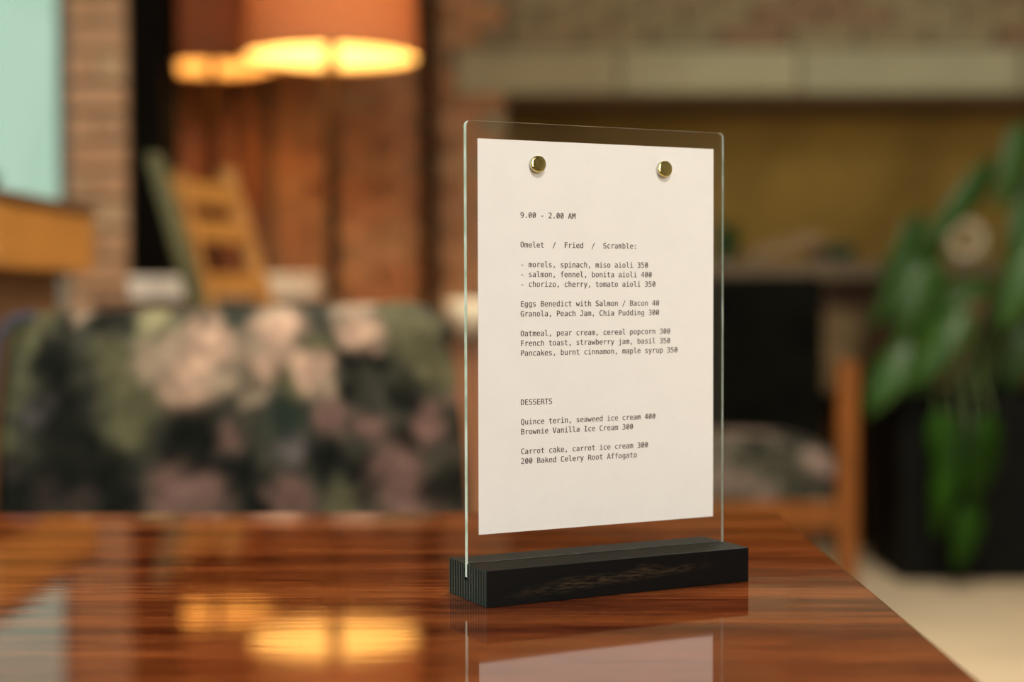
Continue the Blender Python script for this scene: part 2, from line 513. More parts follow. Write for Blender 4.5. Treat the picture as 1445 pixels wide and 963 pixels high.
BR = {}


def brick(parent, x, y, z, L, H, material, along='x', D=0.06, name='brick'):
    key = (name, round(L, 3), round(H, 3), material.name, along, random.randrange(3))
    if key not in BR:
        BR[key] = brick_mesh(name, L, D, H, material, len(BR))
    o = bpy.data.objects.new(name, BR[key])
    COL.objects.link(o)
    o.parent = parent
    o.location = (x, y + random.uniform(-0.006, 0.006), z)
    o.rotation_euler = (random.uniform(-.01, .01), random.uniform(-.006, .006), random.uniform(-.02, .02))
    return o


def brick_field(parent, x0, x1, y, z0, z1, material, L=0.235, H=0.065, joint=0.012, skip=None):
    row = 0; z = z0 + H / 2
    while z + H / 2 <= z1 + 0.01:
        x = x0
        first = L if row % 2 == 0 else L / 2 - joint / 2
        w = first
        while x < x1 - 0.03:
            ww = min(w, x1 - x)
            cx = x + ww / 2
            if ww > 0.03 and not (skip and skip(cx, z)):
                m = material(cx, z) if callable(material) else material
                brick(parent, cx, y, z, ww, H, m)
            x += ww + joint; w = L
        z += H + joint; row += 1


# ------------------------------------------------------------------ the room
RX0, RX1, RY0, RY1, RZ = -3.1, 3.3, -2.3, 5.7, 3.2
floor = struct(obj('floor', bx(RX0 - .2, RX1 + .2, RY0 - .2, 6.6, -0.1, 0), M_FLOOR))
ceiling = struct(obj('ceiling', bx(RX0 - .2, RX1 + .2, RY0 - .2, 6.6, RZ, RZ + 0.1), M_CEIL))
wall_right = struct(obj('wall_right', bx(RX1, RX1 + .2, RY0 - .2, 6.6, 0, RZ), M_WALL))


def holed_wall(name, a0, a1, w0, w1, z0, z1, along, t0, t1, material):
    """wall slab with one window opening; `along` is the axis it runs along"""
    bm = bmesh.new()
    for p, q, r, s in ((a0, w0, 0, RZ), (w1, a1, 0, RZ), (w0, w1, 0, z0), (w0, w1, z1, RZ)):
        if along == 'x':
            add_box(bm, p, q, t0, t1, r, s)
        else:
            add_box(bm, t0, t1, p, q, r, s)
    return struct(obj(name, bm, material))


wall_left = holed_wall('wall_left', RY0, 4.2, -0.6, 1.2, 0.9, 2.6, 'y', RX0 - .2, RX0, M_WALL)
wall_front = holed_wall('wall_front', RX0, RX1, 0.75, 2.35, 0.95, 2.8, 'x', RY0 - .2, RY0, M_WALL)


def window(name, x0, x1, z0, z1, y, mull, along='x', x=0):
    r = struct(bpy.data.objects.new(name, None)); COL.objects.link(r)
    t = 0.045
    fb = bmesh.new()
    for p, q, s, u in ((x0, x1, z0, z0 + t), (x0, x1, z1 - t, z1), (x0, x0 + t, z0, z1), (x1 - t, x1, z0, z1)):
        if along == 'x':
            add_box(fb, p, q, y, y + 0.07, s, u)
        else:
            add_box(fb, y, y + 0.07, p, q, s, u)
    obj('window_frame', fb, M_FRAME, r)
    for mx_ in mull:
        obj('mullion', bx(mx_ - .02, mx_ + .02, y + .01, y + .06, z0, z1) if along == 'x' else
            bx(y + .01, y + .06, mx_ - .02, mx_ + .02, z0, z1), M_FRAME, r)
    edges = [x0 + t] + [m_ for m_ in mull] + [x1 - t]
    for a, b_ in zip(edges, edges[1:]):
        obj('pane', bx(a, b_, y + .03, y + .036, z0 + t, z1 - t) if along == 'x' else
            bx(y + .03, y + .036, a, b_, z0 + t, z1 - t), M_GLASS, r)
    return r


window('window_1', -2.7, -1.178, 0.95, 2.7, 4.23, [-1.95])
window('window_2', -0.6, 1.2, 0.9, 2.6, RX0 - .12, [0.3], along='y')
window('window_3', 0.75, 2.35, 0.95, 2.8, RY0 - .12, [1.55])

# left part of the rear: plaster with the bright window, brick pillar, black post
bm = bmesh.new()
for p, q, r_, s in ((RX0 - .2, -2.7, 0, RZ), (-2.7, -1.178, 0, .95), (-2.7, -1.178, 2.7, RZ), (-1.178, -1.163, 0, RZ)):
    add_box(bm, p, q, 4.2, 4.35, r_, s)
wall_rear_left = struct(obj('wall_rear_left', bm, M_WALL))
wall_alcove = struct(obj('wall_alcove', bx(-1.235, -1.21, 4.35, 6.6, 0, RZ), M_WALL))

pillar = struct(obj('wall_pillar', bx(-1.160, -1.008, 4.125, 4.42, 0, RZ), M_MORTAR))
z = 0.034; row = 0
while z < 3.15:
    if row % 2 == 0:
        brick(pillar, -1.084, 4.13, z, 0.150, 0.065, M_PILBRICK)
    else:
        brick(pillar, -1.084 - 0.040, 4.13, z, 0.070, 0.065, M_PILBRICK)
        brick(pillar, -1.084 + 0.037, 4.13, z, 0.076, 0.065, M_PILBRICK)
    z += 0.077; row += 1
trim_post = struct(obj('trim_1', bx(-1.003, -0.912, 4.12, 4.30, 0, RZ), M_BLACKWOOD))

# rear wall: brick round a long stone-lintelled recess
NX0, NZ0, NZ1 = -0.02, 1.01, 1.60
bm = bmesh.new()
add_box(bm, -1.21, NX0, 5.62, 6.5, 0, RZ)
add_box(bm, NX0, RX1, 5.62, 6.5, 0, 0.95)
add_box(bm, NX0, RX1, 5.62, 6.5, NZ1, RZ)
add_box(bm, NX0, RX1, 6.32, 6.5, 0.95, NZ1)
wall_back = struct(obj('wall_back', bm, M_MORTAR))
obj('recess_plaster', bx(NX0, RX1, 6.28, 6.32, 1.01, NZ1), M_PLASTER, wall_back)


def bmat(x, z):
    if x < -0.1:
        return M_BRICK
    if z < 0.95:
        return M_BRICK3  # bricks below the shelf coloured dark for the shade under it
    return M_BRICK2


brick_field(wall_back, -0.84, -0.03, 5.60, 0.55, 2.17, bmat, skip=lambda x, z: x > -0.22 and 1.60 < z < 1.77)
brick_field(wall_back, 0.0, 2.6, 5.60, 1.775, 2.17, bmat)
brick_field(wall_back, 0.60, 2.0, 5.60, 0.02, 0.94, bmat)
x = -0.20
while x < 2.7:
    w = random.uniform(0.45, 0.85)
    brick(wall_back, x + w / 2, 5.58, 1.685, w - 0.012, 0.155, M_STONE, D=0.12, name='stone')
    x += w
for i in range(3):
    cx = -1.145 + i * 0.11
    brick(wall_back, cx + 0.0, 5.59, 1.25, 0.104, 2.40, M_PANEL, D=0.04, name='plank')
trim_mid = struct(obj('trim_2', bx(-0.315, -0.262, 5.50, 5.57, 0, RZ), M_DARKWOOD))

shelf = obj('shelf', bx(NX0, RX1 - .02, 5.44, 6.27, 0.95, 1.01), M_SHELF, bevel=0.006)
tag(shelf, 'long weathered grey-brown shelf board along the bottom of the wall recess', 'shelf')

# ------------------------------------------------------------------ near table
TZ = 0.745
table = thing('dining_table', 'glossy red-brown lacquered wooden table in the foreground', 'table', (-0.55, 0.68, 0))
obj('tabletop', bx(-0.75, 0.746, -0.62, 0.479, TZ - 0.032, TZ), M_TABLE, table, bevel=0.0022, seg=3)
for sx in (-1, 1):
    for sy in (-1, 1):
        obj('leg', bar((sx * .66, -0.07 + sy * .46, 0), (sx * .68, -0.07 + sy * .48, TZ - .032), .05, .05), M_TABLE, table, bevel=.004)
ab = bmesh.new()
for a in ((-.66, .66, -.55, -.53), (-.66, .66, .39, .41), (-.68, -.66, -.55, .41), (.66, .68, -.55, .41)):
    add_box(ab, *a, TZ - .11, TZ - .032)
obj('apron', ab, M_TABLE, table)

# ------------------------------------------------------------------ menu stand
YAW = 0.46279
SIGN = Vector((-0.0135, 0.80223, TZ))
stand = thing('menu_stand', 'clear acrylic menu holder in a slotted black wooden base on the glossy table', 'menu holder', SIGN, YAW)
g = 0.0238                                  # paper plane, from the front of the base
GB = g + 0.0003                             # front face of the acrylic
GT = 0.0033
prof = [(0, 0), (0.047, 0), (0.047, 0.0192), (GB + GT + .0003, 0.0192), (GB + GT + .0003, 0.0102),
        (GB - .00005, 0.0102), (GB - .00005, 0.0192), (0, 0.0192)]
obj('base', prism(prof, 0, 0, 0.1636), M_ASH, stand, bevel=0.0003, seg=2)

# acrylic sheet: rounded top corners, saw-cut rim
pts = []
x0, x1, zb, zt, rr = 0.0006, 0.1628, 0.0118, 0.2538, 0.0028
pts += [(x0, zb), (x1, zb)]
for i in range(7):
    a = PI / 2 * i / 6
    pts.append((x1 - rr + rr * math.cos(a), zt - rr + rr * math.sin(a)))
for i in range(7):
    a = PI / 2 + PI / 2 * i / 6
    pts.append((x0 + rr + rr * math.cos(a), zt - rr + rr * math.sin(a)))
bm = prism(pts, 1, GB, GB + GT)
panel = obj('acrylic_panel', bm, M_ACRYL, stand)
panel.data.materials.append(M_EDGE)
for p in panel.data.polygons:
    if len(p.vertices) == 4 and p.normal.z > -0.9:
        p.material_index = 1

menu = thing('menu_sheet', 'white paper menu sheet with small typewriter text pinned to the clear panel', 'menu', SIGN, YAW)
PX0, PX1, PZ0, PZ1 = 0.00684, 0.15534, 0.03433, 0.24433
bm = bmesh.new()
nx, nz = 12, 16
grid = {}
for side, yy in ((0, g - 0.00025), (1, g - 0.00005)):
    for i in range(nx + 1):
        for j in range(nz + 1):
            wv_ = 0.00004 * math.sin(i * 1.3 + j * .7)
            grid[side, i, j] = bm.verts.new((PX0 + (PX1 - PX0) * i / nx, yy + wv_ * (1 - side), PZ0 + (PZ1 - PZ0) * j / nz))
for side in (0, 1):
    for i in range(nx):
        for j in range(nz):
            bm.faces.new([grid[side, i, j], grid[side, i + 1, j], grid[side, i + 1, j + 1], grid[side, i, j + 1]])
for i in range(nx):
    for j in (0, nz):
        bm.faces.new([grid[0, i, j], grid[0, i + 1, j], grid[1, i + 1, j], grid[1, i, j]])
for j in range(nz):
    for i in (0, nx):
        bm.faces.new([grid[0, i, j], grid[0, i, j + 1], grid[1, i, j + 1], grid[1, i, j]])
obj('paper', bm, M_PAPER, menu)

GLYPHS = {
 ',': '175,106 263,106 263,33 194,-100 140,-100 175,33|5,1,0 5,2,1 4,2,5 4,3,2',
 '-': '124,224 305,224 305,167 124,167|3,1,0 3,2,1',
 '.': '170,106 258,106 258,0 170,0|3,1,0 3,2,1',
 '/': '310,520 376,520 102,-66 36,-66|3,1,0 3,2,1',
 '0': '168,261 172,279 182,294 196,305 214,308 232,305 247,294 258,279 261,261 258,243 247,228 232,218 214,214 196,218 181,228 171,243 214,474 172,460 141,421 123,354 117,259 123,165 141,99 172,59 214,46 258,59 288,99 306,165 312,259 306,354 288,421 258,460 214,529 288,512 340,461 372,376 383,259 372,143 340,58 288,7 214,-10 141,7 89,58 57,143 46,259 57,376 89,461 141,512|47,33,32 46,33,47 46,16,33 16,34,33 46,17,16 31,34,16 45,17,46 31,35,34 45,18,17 30,35,31 45,19,18 29,35,30 44,19,45 29,36,35 44,20,19 28,36,29 3,5,4 2,5,3 2,6,5 1,6,2 1,7,6 0,7,1 0,8,7 15,8,0 15,9,8 43,20,44 43,21,20 27,36,28 27,37,36 15,10,9 14,10,15 14,11,10 13,11,14 13,12,11 43,22,21 26,37,27 26,38,37 42,22,43 42,23,22 25,38,26 42,24,23 24,38,25 41,24,42 24,39,38 41,39,24 40,39,41',
 '2': '130,59 369,59 369,0 53,0 53,59 114,124 167,180 208,225 234,255 263,293 281,323 290,350 293,377 287,416 268,445 237,464 197,470 165,467 131,459 95,444 57,424 57,495 93,510 128,521 162,527 196,529 265,519 319,489 354,442 365,382 361,349 350,315 329,280 299,242 276,215 243,179 196,129|24,26,25 23,26,24 22,26,23 22,27,26 21,27,22 20,19,21 19,18,21 18,17,21 17,27,21 17,16,27 16,15,27 15,28,27 14,28,15 13,28,14 13,29,28 12,29,13 12,30,29 11,30,12 10,30,11 10,31,30 9,31,10 9,32,31 8,32,9 8,33,32 7,33,8 7,34,33 6,34,7 6,35,34 5,35,6 5,36,35 5,0,36 4,0,5 3,0,4 3,1,0 3,2,1',
 '3': '270,278 315,259 349,230 369,191 376,143 364,79 327,31 270,0 194,-10 158,-8 121,-3 84,5 48,16 48,86 83,70 118,58 152,51 186,49 237,56 275,75 298,107 306,150 298,191 275,222 239,242 191,249 138,249 138,307 191,307 234,312 267,328 287,353 294,387 288,423 269,449 238,465 197,470 165,468 133,463 99,454 63,442 63,507 103,517 138,524 169,528 197,529 265,520 318,491 352,447 364,390 358,351 340,319 310,294|44,46,45 43,46,44 42,46,43 42,47,46 41,47,42 40,39,41 39,38,41 38,37,41 37,47,41 37,36,47 36,35,47 35,48,47 34,48,35 33,48,34 33,49,48 32,49,33 32,50,49 31,50,32 30,50,31 30,51,50 29,51,30 29,52,51 28,52,29 26,28,27 26,52,28 26,0,52 26,1,0 26,25,1 25,2,1 24,2,25 23,2,24 23,3,2 22,3,23 21,3,22 21,4,3 20,4,21 20,5,4 19,5,20 12,14,13 19,6,5 18,6,19 12,15,14 12,16,15 17,6,18 12,17,16 12,6,17 12,7,6 11,7,12 10,7,11 10,8,7 9,8,10',
 '4': '256,456 92,181 256,181 244,520 326,520 326,181 395,181 395,124 326,124 326,0 256,0 256,124 36,124 36,190|13,0,3 0,4,3 0,5,4 13,1,0 2,5,0 12,1,13 12,2,1 12,5,2 12,6,5 12,7,6 11,7,12 10,8,11 8,7,11 10,9,8',
 '5': '72,520 335,520 335,461 136,461 136,333 151,338 166,341 181,343 197,344 269,332 325,296 360,240 372,167 360,93 323,37 264,2 187,-10 147,-9 111,-5 79,2 50,12 50,84 82,68 114,58 147,51 180,49 232,57 270,80 294,117 302,167 293,216 269,253 230,277 178,284 150,283 123,278 97,270 72,259|37,3,0 3,1,0 3,2,1 37,4,3 7,9,8 6,9,7 5,9,6 4,9,5 37,36,4 36,9,4 36,35,9 35,34,9 34,10,9 34,33,10 33,32,10 32,11,10 31,11,32 30,11,31 30,12,11 29,12,30 28,12,29 28,13,12 27,13,28 27,14,13 20,22,21 26,14,27 20,23,22 20,24,23 25,14,26 20,25,24 20,14,25 20,15,14 19,15,20 18,15,19 18,16,15 17,16,18',
 '9': '208,231 248,239 278,263 297,301 304,352 297,403 278,442 248,466 208,474 167,467 137,443 119,405 114,352 119,299 137,261 166,238 82,11 82,76 105,64 129,56 154,51 180,49 239,62 282,99 307,162 316,248 296,217 270,194 238,180 202,175 135,187 85,222 55,278 44,353 55,428 87,483 138,518 206,529 285,513 339,464 370,380 381,259 368,144 330,59 268,7 183,-10 158,-9 132,-5 107,2|36,38,37 35,38,36 35,8,38 8,39,38 34,9,35 9,8,35 7,39,8 34,10,9 6,39,7 6,40,39 34,11,10 5,40,6 33,11,34 33,12,11 4,40,5 4,41,40 32,12,33 32,13,12 3,41,4 2,41,3 32,14,13 31,14,32 1,41,2 31,15,14 1,25,41 25,42,41 1,26,25 24,42,25 0,26,1 31,0,15 31,26,0 30,26,31 30,27,26 30,28,27 29,28,30 23,42,24 23,43,42 22,43,23 16,18,17 16,19,18 21,43,22 21,44,43 16,20,19 16,21,20 16,44,21 48,44,16 48,45,44 47,45,48 46,45,47',
 ':': '170,106 258,106 258,0 170,0 170,370 258,370 258,265 170,265|7,5,4 7,6,5 3,1,0 3,2,1',
 'A': '214,458 140,192 289,192 172,520 257,520 416,0 344,0 305,135 123,135 86,0 13,0|10,0,3 0,4,3 0,5,4 10,1,0 2,5,0 10,8,1 8,2,1 8,7,2 7,5,2 10,9,8 6,5,7',
 'B': '128,248 128,58 212,58 264,63 299,79 319,108 325,150 318,194 298,224 262,242 212,248 128,462 128,305 210,305 254,310 284,325 301,350 307,388 301,422 284,445 255,458 210,462 58,520 212,520 282,511 335,485 367,444 378,388 372,345 355,313 326,290 287,278 332,263 367,235 389,194 396,143 384,81 350,36 292,9 212,0 58,0|40,11,22 11,23,22 11,24,23 11,25,24 11,21,25 21,20,25 20,26,25 40,12,11 19,26,20 18,26,19 18,27,26 17,27,18 16,27,17 16,28,27 15,28,16 15,29,28 14,29,15 14,30,29 13,30,14 40,0,12 0,13,12 0,30,13 0,31,30 0,32,31 0,10,32 10,33,32 40,1,0 9,33,10 8,33,9 8,34,33 7,34,8 6,34,7 6,35,34 5,35,6 5,36,35 4,36,5 4,37,36 3,37,4 2,37,3 40,2,1 40,37,2 40,38,37 40,39,38',
 'C': '374,18 346,6 319,-3 290,-8 259,-10 170,8 104,61 62,146 48,259 62,373 104,458 170,511 259,529 290,527 319,522 346,513 374,501 374,429 347,447 318,461 289,469 259,472 199,459 156,419 130,353 122,259 130,166 156,100 199,60 259,47 289,50 319,58 347,72 374,91|11,13,12 11,14,13 11,15,14 11,16,15 10,16,11 10,21,16 21,20,16 20,19,16 19,18,16 18,17,16 10,22,21 10,23,22 9,23,10 9,24,23 8,24,9 8,25,24 7,25,8 7,26,25 7,27,26 6,27,7 6,28,27 32,0,33 31,0,32 5,28,6 5,29,28 30,0,31 29,0,30 5,0,29 5,1,0 4,1,5 4,2,1 4,3,2',
 'D': '152,58 227,69 276,101 302,163 311,259 302,357 276,418 227,451 152,462 118,462 118,58 153,520 257,504 329,456 371,376 385,259 371,144 329,63 257,16 153,0 48,0 48,520|20,9,21 9,11,21 9,12,11 9,8,12 8,13,12 20,10,9 7,13,8 7,14,13 6,14,7 5,14,6 5,15,14 4,15,5 3,15,4 3,16,15 2,16,3 2,17,16 1,17,2 0,17,1 0,18,17 20,0,10 20,18,0 20,19,18',
 'E': '69,520 377,520 377,461 139,461 139,307 367,307 367,248 139,248 139,59 384,59 384,0 69,0|11,3,0 3,1,0 3,2,1 11,4,3 11,7,4 7,5,4 7,6,5 11,8,7 11,9,8 11,10,9',
 'F': '81,520 387,520 387,461 152,461 152,307 365,307 365,248 152,248 152,0 81,0|9,3,0 3,1,0 3,2,1 9,4,3 9,7,4 7,5,4 7,6,5 9,8,7',
 'G': '384,43 354,20 321,3 284,-7 244,-10 157,8 91,61 49,146 36,259 49,373 91,458 158,511 246,529 278,527 309,520 338,508 367,492 367,420 338,443 309,459 278,469 246,472 186,459 143,419 118,353 109,259 117,165 142,99 184,60 244,47 266,48 285,52 302,59 317,69 317,209 242,209 242,267 384,267|11,13,12 11,14,13 11,15,14 10,15,11 10,16,15 10,21,16 21,20,16 20,19,16 19,18,16 18,17,16 10,22,21 10,23,22 9,23,10 9,24,23 8,24,9 8,25,24 35,37,36 35,34,37 34,0,37 7,25,8 7,26,25 33,0,34 7,27,26 6,27,7 6,28,27 32,0,33 5,28,6 5,29,28 31,0,32 30,0,31 29,0,30 5,0,29 5,1,0 5,2,1 4,2,5 4,3,2',
 'I': '70,520 359,520 359,461 250,461 250,59 359,59 359,0 70,0 70,59 179,59 179,461 70,461|11,1,0 11,2,1 10,2,11 9,3,10 3,2,10 9,4,3 7,9,8 7,4,9 7,5,4 7,6,5',
 'J': '38,21 38,103 70,79 103,61 138,51 173,47 216,53 243,73 258,110 263,170 263,461 130,461 130,520 333,520 333,170 324,86 296,31 247,0 173,-10 140,-8 107,-2 73,7|11,13,12 11,10,13 10,14,13 9,14,10 8,14,9 8,15,14 7,15,8 0,2,1 7,16,15 0,3,2 6,16,7 0,4,3 5,16,6 0,5,4 0,16,5 0,17,16 21,17,0 20,17,21 20,18,17 19,18,20',
 'M': '30,520 124,520 214,255 304,520 399,520 399,0 334,0 334,459 241,185 188,185 95,459 95,0 30,0|12,10,0 10,1,0 10,2,1 2,7,3 7,4,3 7,5,4 12,11,10 9,2,10 2,8,7 6,5,7 9,8,2',
 'O': '315,259 309,358 292,423 261,460 214,472 169,460 138,423 120,358 114,259 120,161 138,96 169,59 214,47 261,59 292,96 309,161 389,259 378,141 346,57 291,7 214,-10 138,7 84,56 51,140 41,259 51,378 84,462 138,513 214,529 291,513 346,462 378,378|27,29,28 26,29,27 26,4,29 4,30,29 26,5,4 3,30,4 25,5,26 3,31,30 25,6,5 2,31,3 25,7,6 1,31,2 24,7,25 1,16,31 24,8,7 0,16,1 23,8,24 23,9,8 15,16,0 15,17,16 23,10,9 14,17,15 14,18,17 22,10,23 22,11,10 13,18,14 22,12,11 12,18,13 12,19,18 21,12,22 21,19,12 21,20,19',
 'P': '139,462 139,267 220,267 264,273 296,292 317,323 324,365 317,406 297,436 264,456 220,462 69,520 220,520 297,510 352,480 386,432 397,365 386,297 353,248 297,219 220,209 139,209 139,0 69,0|23,0,11 0,12,11 0,13,12 0,14,13 0,10,14 10,9,14 9,15,14 23,1,0 8,15,9 7,15,8 7,16,15 6,16,7 5,16,6 5,17,16 4,17,5 4,18,17 3,18,4 2,18,3 23,21,1 21,2,1 21,18,2 21,19,18 21,20,19 23,22,21',
 'Q': '228,-9 225,-9 221,-10 217,-10 214,-10 138,7 84,57 51,141 41,259 51,378 84,462 138,513 214,529 291,513 346,462 378,378 389,259 383,167 365,95 335,41 292,7 362,-59 310,-94 315,259 309,358 292,423 261,460 214,472 169,460 138,423 120,358 114,259 120,161 138,96 169,59 214,47 261,59 292,96 309,161|11,13,12 10,13,11 10,27,13 27,14,13 10,28,27 26,14,27 9,28,10 26,15,14 9,29,28 25,15,26 9,30,29 24,15,25 8,30,9 24,16,15 8,31,30 23,16,24 7,31,8 7,32,31 38,16,23 38,17,16 38,18,17 7,33,32 37,18,38 6,33,7 6,34,33 36,18,37 36,19,18 6,35,34 35,19,36 5,35,6 5,19,35 5,20,19 5,0,20 0,21,20 4,1,5 1,0,5 22,21,0 4,2,1 4,3,2',
 'R': '265,245 290,235 311,219 332,190 359,142 429,0 354,0 292,131 266,177 244,204 219,216 188,220 120,220 120,0 50,0 50,520 195,520 270,510 326,481 360,434 372,369 365,323 343,285 310,259 120,462 120,278 197,278 241,283 273,300 291,329 297,369 291,409 271,438 239,456 195,462|14,24,15 24,16,15 24,17,16 24,18,17 24,34,18 34,33,18 33,19,18 14,25,24 32,19,33 31,19,32 31,20,19 30,20,31 29,20,30 29,21,20 28,21,29 28,22,21 27,22,28 27,23,22 26,23,27 14,12,25 12,26,25 12,23,26 12,0,23 12,1,0 12,11,1 11,2,1 14,13,12 10,2,11 10,3,2 9,3,10 8,3,9 8,4,3 7,4,8 7,5,4 6,5,7',
 'S': '352,502 352,431 320,449 288,462 256,470 223,472 179,466 144,449 123,422 116,386 120,356 135,334 162,317 205,304 242,295 306,273 349,242 374,198 382,142 371,77 336,29 280,0 203,-10 166,-8 129,-2 92,8 55,21 55,96 94,74 131,59 167,50 203,47 250,53 286,71 308,99 315,138 310,172 295,197 267,215 224,229 186,237 124,258 81,287 57,326 48,376 60,438 95,487 150,519 220,529 250,528 283,522 317,514|47,49,48 47,50,49 47,51,50 46,51,47 46,0,51 46,4,0 4,3,0 3,2,0 2,1,0 45,6,46 6,5,46 5,4,46 45,7,6 45,8,7 44,8,45 44,9,8 44,10,9 43,10,44 43,11,10 43,12,11 42,12,43 42,13,12 42,14,13 42,15,14 41,15,42 41,16,15 40,16,41 40,17,16 39,17,40 38,17,39 37,17,38 37,18,17 36,18,37 35,18,36 35,19,18 34,19,35 33,19,34 26,28,27 33,20,19 26,29,28 32,20,33 26,30,29 31,20,32 26,31,30 26,20,31 26,21,20 25,21,26 24,21,25 24,22,21 23,22,24',
 'T': '16,520 413,520 413,461 250,461 250,0 180,0 180,461 16,461|7,1,0 7,2,1 6,2,7 5,3,6 3,2,6 5,4,3',
 'V': '214,59 337,520 409,520 257,0 172,0 20,520 93,520|4,6,5 4,0,6 0,2,1 0,3,2 4,3,0',
 'a': '244,196 223,196 174,191 139,176 117,152 110,118 116,86 132,63 157,48 190,44 238,53 274,80 296,124 304,182 304,196 369,222 369,0 304,0 304,58 281,28 253,6 218,-6 177,-10 123,-2 82,24 55,63 46,114 57,171 90,212 144,238 218,246 304,246 304,256 298,297 281,324 250,340 206,345 173,343 140,336 107,324 75,308 75,372 110,384 143,393 175,398 206,399 251,396 289,385 320,367 344,342 356,323 363,299 367,267|44,46,45 43,46,44 43,47,46 42,47,43 42,48,47 41,48,42 40,39,41 39,38,41 38,37,41 37,48,41 37,36,48 36,49,48 35,49,36 35,50,49 34,50,35 33,50,34 33,51,50 33,52,51 32,52,33 32,15,52 31,15,32 29,31,30 29,15,31 28,15,29 28,14,15 14,16,15 27,2,28 2,1,28 1,14,28 0,14,1 13,16,14 27,3,2 12,16,13 27,4,3 26,4,27 26,5,4 11,18,12 18,16,12 26,6,5 25,6,26 25,7,6 10,18,11 25,8,7 24,8,25 10,19,18 17,16,18 9,19,10 24,9,8 24,19,9 24,20,19 23,20,24 23,21,20 22,21,23',
 'b': '320,195 314,260 296,307 267,336 226,345 185,336 155,307 137,260 131,195 137,130 155,83 185,54 226,44 267,54 296,82 314,129 131,340 150,365 174,384 203,396 236,399 299,386 347,345 377,281 387,196 377,110 347,45 299,4 235,-10 203,-6 174,5 150,24 131,49 131,0 67,0 67,542 131,542|34,36,35 34,16,36 19,21,20 18,21,19 18,22,21 17,22,18 16,4,17 4,22,17 4,3,22 3,23,22 16,5,4 34,7,16 7,6,16 6,5,16 2,23,3 1,23,2 1,24,23 0,24,1 34,8,7 0,25,24 34,9,8 15,25,0 34,10,9 14,25,15 14,26,25 34,32,10 32,11,10 13,26,14 32,12,11 12,26,13 34,33,32 31,12,32 12,27,26 31,27,12 30,27,31 29,27,30 29,28,27',
 'c': '369,20 343,7 316,-3 289,-8 260,-10 180,3 119,44 81,109 68,195 81,280 119,345 180,386 260,399 288,398 315,392 342,383 369,369 369,302 344,322 318,335 291,343 260,345 207,335 168,306 144,259 135,195 144,131 168,83 207,54 260,44 292,47 320,54 346,68 369,86|11,13,12 11,14,13 11,15,14 10,15,11 10,16,15 10,21,16 21,20,16 20,19,16 19,18,16 18,17,16 9,22,10 22,21,10 9,23,22 9,24,23 8,24,9 8,25,24 7,25,8 7,26,25 7,27,26 6,27,7 32,0,33 6,28,27 31,0,32 30,0,31 6,29,28 29,0,30 5,29,6 5,0,29 5,1,0 5,2,1 4,2,5 4,3,2',
 'd': '299,340 299,542 363,542 363,0 299,0 299,49 280,24 256,5 227,-6 195,-10 131,4 83,45 53,110 43,196 53,281 84,345 132,386 195,399 228,396 257,384 281,366 110,195 116,129 134,82 163,54 204,44 245,54 275,83 293,130 299,195 293,260 275,307 245,336 204,345 163,336 134,307 116,260|0,2,1 0,3,2 16,18,17 16,19,18 15,19,16 15,20,19 15,33,20 33,0,20 14,34,15 34,33,15 32,0,33 32,31,0 31,30,0 30,3,0 14,35,34 14,36,35 13,36,14 13,21,36 29,3,30 12,21,13 12,22,21 28,3,29 27,3,28 12,23,22 11,23,12 26,5,27 5,3,27 11,24,23 25,5,26 11,25,24 25,6,5 4,3,5 10,25,11 10,6,25 10,7,6 10,8,7 9,8,10',
 'e': '387,211 387,180 110,180 110,178 118,121 143,79 183,53 237,44 268,47 301,54 335,66 372,84 372,20 336,7 302,-3 268,-8 236,-10 155,4 94,44 56,109 43,195 55,279 93,344 151,385 227,399 293,387 344,349 376,289 323,230 316,279 296,316 266,338 224,345 182,337 148,314 124,278 112,229|23,25,24 23,26,25 22,26,23 22,32,26 32,31,26 31,27,26 22,33,32 21,33,22 30,27,31 21,34,33 29,27,30 21,35,34 29,0,27 28,0,29 20,35,21 20,36,35 36,0,28 20,0,36 20,1,0 19,2,20 2,1,20 19,3,2 19,4,3 19,5,4 18,5,19 10,12,11 18,6,5 9,12,10 8,12,9 18,7,6 7,12,8 17,7,18 17,12,7 17,13,12 17,14,13 16,14,17 16,15,14',
 'f': '370,542 370,489 297,489 268,485 249,474 239,455 236,424 236,390 370,390 370,340 236,340 236,0 172,0 172,340 68,340 68,390 172,390 172,417 179,473 201,511 239,534 293,542|20,0,21 20,1,0 19,1,20 18,3,19 3,2,19 2,1,19 18,4,3 18,5,4 17,5,18 17,6,5 17,7,6 16,7,17 14,16,15 14,7,16 14,8,7 14,9,8 13,9,14 12,10,13 10,9,13 12,11,10',
 'g': '299,198 293,262 275,308 246,336 207,345 165,336 135,308 117,262 110,198 117,135 135,88 166,60 208,50 247,60 275,88 293,135 363,25 352,-52 321,-108 270,-142 200,-153 172,-152 144,-148 115,-142 86,-134 86,-71 119,-85 148,-94 175,-100 200,-102 244,-95 275,-74 293,-37 299,16 299,18 299,62 281,33 257,13 228,1 193,-3 131,11 84,52 53,116 43,198 53,281 84,345 131,386 193,399 227,396 256,384 280,365 299,338 299,389 363,389|46,48,47 46,49,48 51,53,52 51,16,53 45,49,46 45,50,49 45,4,50 4,51,50 45,5,4 3,51,4 44,5,45 3,2,51 2,1,51 1,16,51 44,6,5 44,7,6 43,7,44 0,16,1 43,8,7 42,8,43 42,9,8 15,16,0 14,16,15 42,10,9 41,10,42 13,35,14 35,16,14 41,11,10 13,36,35 34,16,35 12,36,13 41,12,11 40,12,41 40,36,12 40,37,36 34,17,16 33,17,34 32,17,33 40,38,37 39,38,40 31,17,32 31,18,17 24,26,25 30,18,31 24,27,26 24,28,27 29,18,30 24,29,28 24,18,29 24,19,18 23,19,24 23,20,19 22,20,23 21,20,22',
